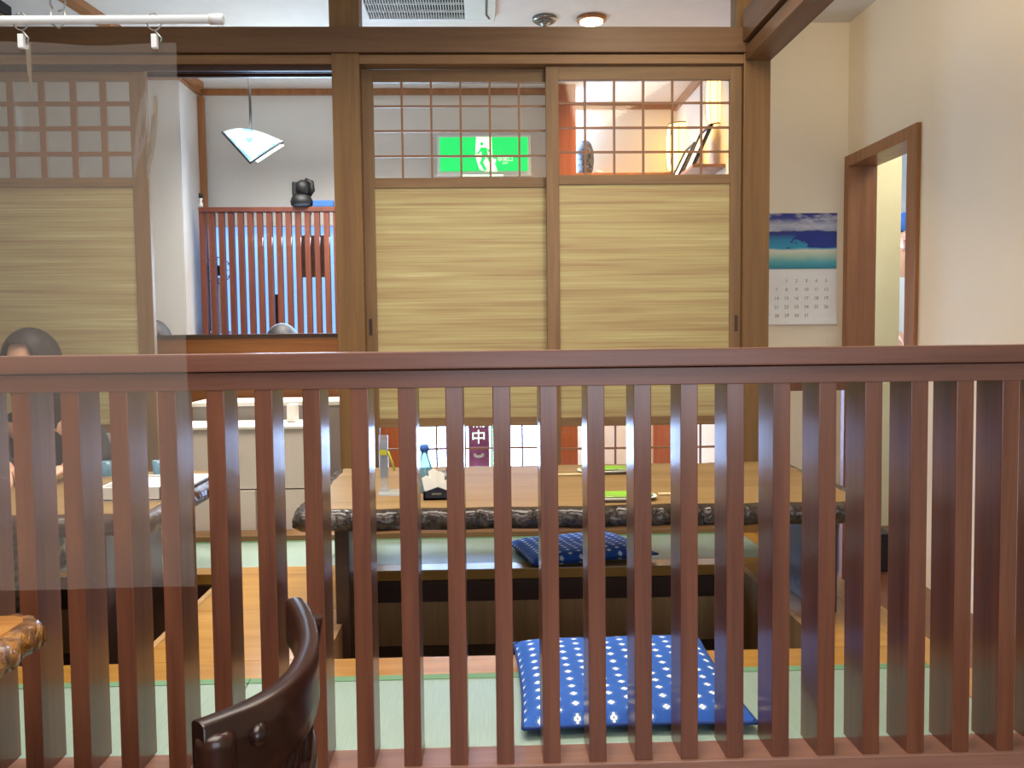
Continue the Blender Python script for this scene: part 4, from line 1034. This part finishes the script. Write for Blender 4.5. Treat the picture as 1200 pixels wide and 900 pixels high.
# ================================================================ people
def skin_mesh(J, E, root=0, sub=2):
    me = bpy.data.meshes.new('sk'); me.from_pydata([Vector(p[:3]) for p in J], E, [])
    o = bpy.data.objects.new('sk', me); C.objects.link(o)
    md = o.modifiers.new('s', 'SKIN'); md.use_smooth_shade = True; md.branch_smoothing = .6
    for i, p in enumerate(J):
        sv = me.skin_vertices[0].data[i]; r = p[3]; sv.radius = (r, p[4] if len(p) > 4 else r); sv.use_root = (i == root)
    s2 = o.modifiers.new('u', 'SUBSURF'); s2.levels = sub; s2.render_levels = sub
    bpy.context.view_layer.update()
    m = bpy.data.meshes.new_from_object(o.evaluated_get(bpy.context.evaluated_depsgraph_get())); bpy.data.objects.remove(o)
    return m
def head_parts(c, yaw, pitch, s=1.0):
    """head mesh in world space; face looks along -Y before turning"""
    Mx = Matrix.Translation(c) @ Matrix.Rotation(yaw, 4, 'Z') @ Matrix.Rotation(pitch, 4, 'X') @ Matrix.Scale(s, 4)
    def hp(p):
        x, y, z = p; f = max(0, -y / .095)
        if z < -.02: k = 1 - .38 * ((-z - .02) / .1) ** 1.2; x *= max(k, .35); y = y * (1 - .18 * (-z - .02) / .1) - .012 * f
        g = lambda cx, cz, wx, wz: math.exp(-((x - cx) / wx) ** 2 - ((z - cz) / wz) ** 2) * (1 if y < 0 else 0)
        y -= .020 * g(0, -.022, .012, .016) + .010 * g(0, -.004, .008, .022)                # nose
        y += .010 * (g(.032, .004, .018, .013) + g(-.032, .004, .018, .013))                 # eye sockets
        y -= .004 * g(0, .028, .045, .010)                                                   # brow
        y -= .006 * g(0, -.058, .022, .010) + .008 * g(0, -.095, .022, .014)                 # lips, chin
        return Vector((x, y, z))
    b = ell(0, 0, 0, .074, .092, .112, 40, 30, hp)
    for s_ in (-1, 1):
        e = ell(s_ * .076, .008, -.008, .010, .020, .030, 10, 8); o_ = len(b.v); b.v += e.v; b.f += [[i + o_ for i in f] for f in e.f]
    b.v = [Mx @ v for v in b.v]
    eyes = MB()
    for s_ in (-1, 1):
        e = ell(s_ * .032, -.078, .004, .013, .010, .006, 12, 8); o_ = len(eyes.v); eyes.v += [Mx @ v for v in e.v]; eyes.f += [[i + o_ for i in f] for f in e.f]
    lips = ell(0, -.092, -.058, .022, .006, .006, 12, 8); lips.v = [Mx @ v for v in lips.v]
    return b, eyes, lips, Mx
def hair_mesh(Mx, length, part=True):
    b = MB(); n, m = 48, 26
    L = length
    def f(u, v):
        an = (u - .5) * 2 * math.pi                 # 0 = back (+Y), +-pi = front
        face = max(0, abs(an) - 2.05) / (math.pi - 2.05)
        end = -L * (1 - min(1, face * 3.0)) + (.086 if face > 0 else 0) * min(1, face * 3.0)
        if v < .45:
            ph = (1 - v / .45) * math.pi / 2; k = math.sin(ph); z = .128 * k; r = math.cos(ph)
            zlim = end
            if z < zlim: z = zlim; r = math.sqrt(max(0, 1 - (z / .128) ** 2))
        else:
            t = (v - .45) / .55; z = min(0, 0) * 0 + (end if end > 0 else end * t); r = (1.0 - .10 * t) if end <= 0 else math.sqrt(max(0, 1 - (z / .128) ** 2))
        rp = 1 + .025 * math.sin(an * 17 + v * 3) * min(1, v * 2)
        return (math.sin(an) * .102 * r * rp, math.cos(an) * .112 * r * rp + .004, z + .002)
    b.grid(f, n, m, closeu=True)
    b.v = [Mx @ v for v in b.v]; return b
def hand(w_, dirv, down, side, s=1.0):
    """skinned fingers: palm from wrist w_ along dirv; returns list of (verts, edges) chains"""
    d = dirv.normalized(); dn = down.normalized(); sd = d.cross(dn).normalized() * side
    ch_ = []
    for k, (off, ln) in enumerate(((-.030, .062), (-.010, .074), (.010, .070), (.030, .054))):
        base = w_ + d * .035 * s + sd * off * .5 * s
        kn = w_ + d * .085 * s + sd * off * s
        p2 = kn + (d * .9 + dn * .25).normalized() * ln * .45 * s; p3 = p2 + (d * .6 + dn * .7).normalized() * ln * .33 * s; p4 = p3 + (d * .3 + dn * .95).normalized() * ln * .25 * s
        ch_.append([(base, .013 * s), (kn, .0105 * s), (p2, .009 * s), (p3, .008 * s), (p4, .0065 * s)])
    tb = w_ + d * .02 * s - sd * .018 * s
    ch_.append([(tb, .012 * s), (tb + (d * .7 - sd * .7).normalized() * .035 * s, .011 * s), (tb + (d * .85 - sd * .6 + dn * .2).normalized() * .065 * s, .009 * s), (tb + (d * .95 - sd * .35 + dn * .4).normalized() * .088 * s, .007 * s)])
    return ch_
def person(name_label, J, clothes, hairlen, yaw, pitch, headc, skirt=None, hs=1.0, capm=None, base=None):
    """J: joint dict. The body is one skinned mesh."""
    t = thing('person', base or (J['pelvis'][0], J['pelvis'][1], 0), name_label, 'person')
    keys = ['pelvis', 'belly', 'chest', 'neckb', 'neck', 'shl', 'ell', 'wrl', 'shr', 'elr', 'wrr', 'hl', 'kl', 'al', 'tl', 'hr', 'kr', 'ar', 'tr']
    rad = dict(pelvis=(.13, .10), belly=(.115, .085), chest=(.13, .09), neckb=(.06, .055), neck=(.048, .048), shl=(.052,), ell=(.038,), wrl=(.024,), shr=(.052,), elr=(.038,), wrr=(.024,),
               hl=(.085,), kl=(.055,), al=(.035,), tl=(.03,), hr=(.085,), kr=(.055,), ar=(.035,), tr=(.03,))
    vs = [tuple(J[k]) + tuple(r_ * hs for r_ in rad[k]) for k in keys]; ix = {k: i for i, k in enumerate(keys)}
    ed = [(ix[a], ix[b_]) for a, b_ in (('pelvis', 'belly'), ('belly', 'chest'), ('chest', 'neckb'), ('neckb', 'neck'), ('chest', 'shl'), ('shl', 'ell'), ('ell', 'wrl'), ('chest', 'shr'), ('shr', 'elr'), ('elr', 'wrr'),
          ('pelvis', 'hl'), ('hl', 'kl'), ('kl', 'al'), ('al', 'tl'), ('pelvis', 'hr'), ('hr', 'kr'), ('kr', 'ar'), ('ar', 'tr'))]
    body = MB().addmesh(skin_mesh(vs, ed))
    for wk, ek, sd in (('wrl', 'ell', 1), ('wrr', 'elr', -1)):
        w_, e_ = Vector(J[wk]), Vector(J[ek]); d = (w_ - e_).normalized(); dn = Vector((0, 0, -1)); dn = (dn - d * dn.dot(d)).normalized()
        pv = [tuple(w_) + (.024,), tuple(w_ + d * .035) + (.034, .018), tuple(w_ + d * .08) + (.036, .014)]
        body.addmesh(skin_mesh(pv, [(0, 1), (1, 2)], sub=1))
        for chn in hand(w_, d, dn, sd): body.addmesh(skin_mesh([tuple(p) + (r_,) for p, r_ in chn], [(i, i + 1) for i in range(len(chn) - 1)], sub=1))
    hb2, eyes, lips, Mx = head_parts(headc, yaw, pitch, hs)
    o_ = len(body.v); body.v += hb2.v; body.f += [[i + o_ for i in f] for f in hb2.f]
    body.build('body', 'skin', t, smooth=True)
    eyes.build('eyes', 'eye', t, smooth=True); lips.build('lips', 'lips', t, smooth=True)
    if hairlen: hair_mesh(Mx, hairlen).build('hair', 'hair', t, smooth=True)
    if capm:
        cb = ell(0, .0, .045, .086, .102, .085, 24, 12); cb.v = [Mx @ v for v in cb.v]; cb.build('cap', capm, t, smooth=True)
    # clothes: inflated skin over torso, arms
    ks = ['pelvis', 'belly', 'chest', 'neckb', 'shl', 'ell', 'cl', 'shr', 'elr', 'cr']
    JJ = dict(J); JJ['cl'] = Vector(J['ell']).lerp(Vector(J['wrl']), .82); JJ['cr'] = Vector(J['elr']).lerp(Vector(J['wrr']), .82)
    rc = dict(pelvis=(.15, .12), belly=(.14, .105), chest=(.15, .11), neckb=(.07, .065), shl=(.068,), ell=(.052,), cl=(.042,), shr=(.068,), elr=(.052,), cr=(.042,))
    ii = {k: i for i, k in enumerate(ks)}
    cm = skin_mesh([tuple(JJ[k]) + tuple(r_ * hs for r_ in rc[k]) for k in ks], [(ii[a], ii[b_]) for a, b_ in (('pelvis', 'belly'), ('belly', 'chest'), ('chest', 'neckb'), ('chest', 'shl'), ('shl', 'ell'), ('ell', 'cl'), ('chest', 'shr'), ('shr', 'elr'), ('elr', 'cr'))])
    MB().addmesh(cm).build('shirt', clothes, t, smooth=True)
    ks = ['pelvis', 'hl', 'kl', 'al', 'hr', 'kr', 'ar']; ii = {k: i for i, k in enumerate(ks)}
    rt_ = dict(pelvis=(.15, .12), hl=(.10,), kl=(.075,), al=(.06,), hr=(.10,), kr=(.075,), ar=(.06,))
    cm = skin_mesh([tuple(J[k]) + tuple(r_ * hs for r_ in rt_[k]) for k in ks], [(ii[a], ii[b_]) for a, b_ in (('pelvis', 'hl'), ('hl', 'kl'), ('kl', 'al'), ('pelvis', 'hr'), ('hr', 'kr'), ('kr', 'ar'))])
    MB().addmesh(cm).build('trousers', skirt or clothes, t, smooth=True)
    return t
def sitting(hx, hy, hz, zs, zfoot, hands, legdy=-1):
    """seated, facing -Y; head centre at (hx,hy,hz), seat level zs"""
    pz = zs + .11; J = {}
    J['neck'] = Vector((hx, hy + .03, hz - .10)); J['neckb'] = Vector((hx, hy + .05, hz - .18)); J['chest'] = Vector((hx, hy + .07, hz - .33))
    J['pelvis'] = Vector((hx, hy + .12, pz)); J['belly'] = J['pelvis'].lerp(J['chest'], .5)
    for k, s in (('l', 1), ('r', -1)):
        J['sh' + k] = Vector((hx + s * .17, hy + .06, hz - .25)); h = hands[0 if s > 0 else 1]
        J['wr' + k] = Vector(h); mid = J['sh' + k].lerp(J['wr' + k], .5); J['el' + k] = mid + Vector((s * .07, .07, -.06))
        J['h' + k] = J['pelvis'] + Vector((s * .09, -.06, -.02)); J['k' + k] = J['pelvis'] + Vector((s * .11, -.38, -.02))
        J['a' + k] = Vector((J['k' + k].x, J['k' + k].y - .02, zfoot + .06)); J['t' + k] = J['a' + k] + Vector((0, -.13, -.03))
    return J
hx_, hy_ = X(36, 410, 3.42), 3.42
hzc = Z(36, 385, 3.42) - .125
J = sitting(hx_, hy_, hzc, T, .012, ((X(74, 560, 3.12) , 3.12, HT + .045), (X(10, 560, 3.12), 3.12, HT + .045)))
person('woman in black with long dark hair seated at the left table', J, 'blackcloth', .36, R(-12), R(14), Vector((hx_, hy_, hzc)), skirt='skirt')
p1_ = Vector((X(331, 395, 5.17), 5.17, Z(331, 379.5, 5.17) - .125))
J = sitting(p1_.x, p1_.y, p1_.z, .42, .0, ((p1_.x + .12, 4.98, .72), (p1_.x - .12, 4.98, .72)))
person('dark-haired person seated behind the booth back, below the lattice', J, 'blackcloth', .10, R(0), R(20), p1_)
p2_ = Vector((X(180, 395, 5.17), 5.17, Z(180, 375, 5.17) - .125))
J = sitting(p2_.x, p2_.y, p2_.z, .42, .0, ((p2_.x + .12, 4.98, .72), (p2_.x - .12, 4.98, .72)))
person('dark-haired person seated behind the booth back, beside the left door', J, 'blackcloth', .10, R(0), R(20), p2_)
# cook through the doorway
kc = Vector((X(1061, 272, 5.6), 5.6, Z(1061, 272, 5.6)))
J = {}
hz0 = kc.z
J['neck'] = kc + Vector((0, .02, -.1)); J['neckb'] = kc + Vector((0, .03, -.18)); J['chest'] = kc + Vector((0, .04, -.34)); J['pelvis'] = kc + Vector((0, .05, -.78)); J['belly'] = J['pelvis'].lerp(J['chest'], .5)
for k, s in (('l', 1), ('r', -1)):
    J['sh' + k] = kc + Vector((s * .17, .03, -.26)); J['el' + k] = kc + Vector((s * .21, .0, -.55)); J['wr' + k] = kc + Vector((s * .14, -.18, -.66))
    J['h' + k] = J['pelvis'] + Vector((s * .09, 0, -.06)); J['k' + k] = Vector((kc.x + s * .1, kc.y + .03, .52)); J['a' + k] = Vector((kc.x + s * .1, kc.y + .06, .08)); J['t' + k] = Vector((kc.x + s * .11, kc.y - .08, .04))
person('standing cook in white with a blue cap, seen through doorway', J, 'whitecloth', .05, R(-20), R(5), kc, capm='bluecloth')
# folded cloths and bag on the left tatami
q = atz(128, 655, T); b = MB()
for i in range(5): b.box(q.x - .03 + .006 * i, q.x + .13 - .004 * i, 3.30 , 3.48 - .01 * i, T + .003 + i * .017, T + .003 + i * .017 + .016, bev=.006)
tag(b.build('folded_cloth', 'paleclothes'), 'folded grey cloth bundle on the tatami under the left table', 'cloth')
q = Vector((X(186, 625, 3.5), 3.5, T + .002)); bg = thing('handbag', q, 'small brown handbag on the tatami right of the left table', 'bag')
b = MB(); b.grid(lambda u, v: (q.x + .05 * math.cos(u * 6.283) * (1 - .25 * v), q.y + .03 * math.sin(u * 6.283) * (1 - .5 * v), q.z + .085 * v), 18, 6, closeu=True)
b.f.append(list(range(18))); b.f.append([90 + i for i in range(18)]); b.build('body', 'rust', bg)
MB().tube([(q.x - .03, q.y, q.z + .08), (q.x - .02, q.y, q.z + .12), (q.x + .02, q.y, q.z + .12), (q.x + .03, q.y, q.z + .08)], .004, 6).build('handle', 'bluecloth', bg)
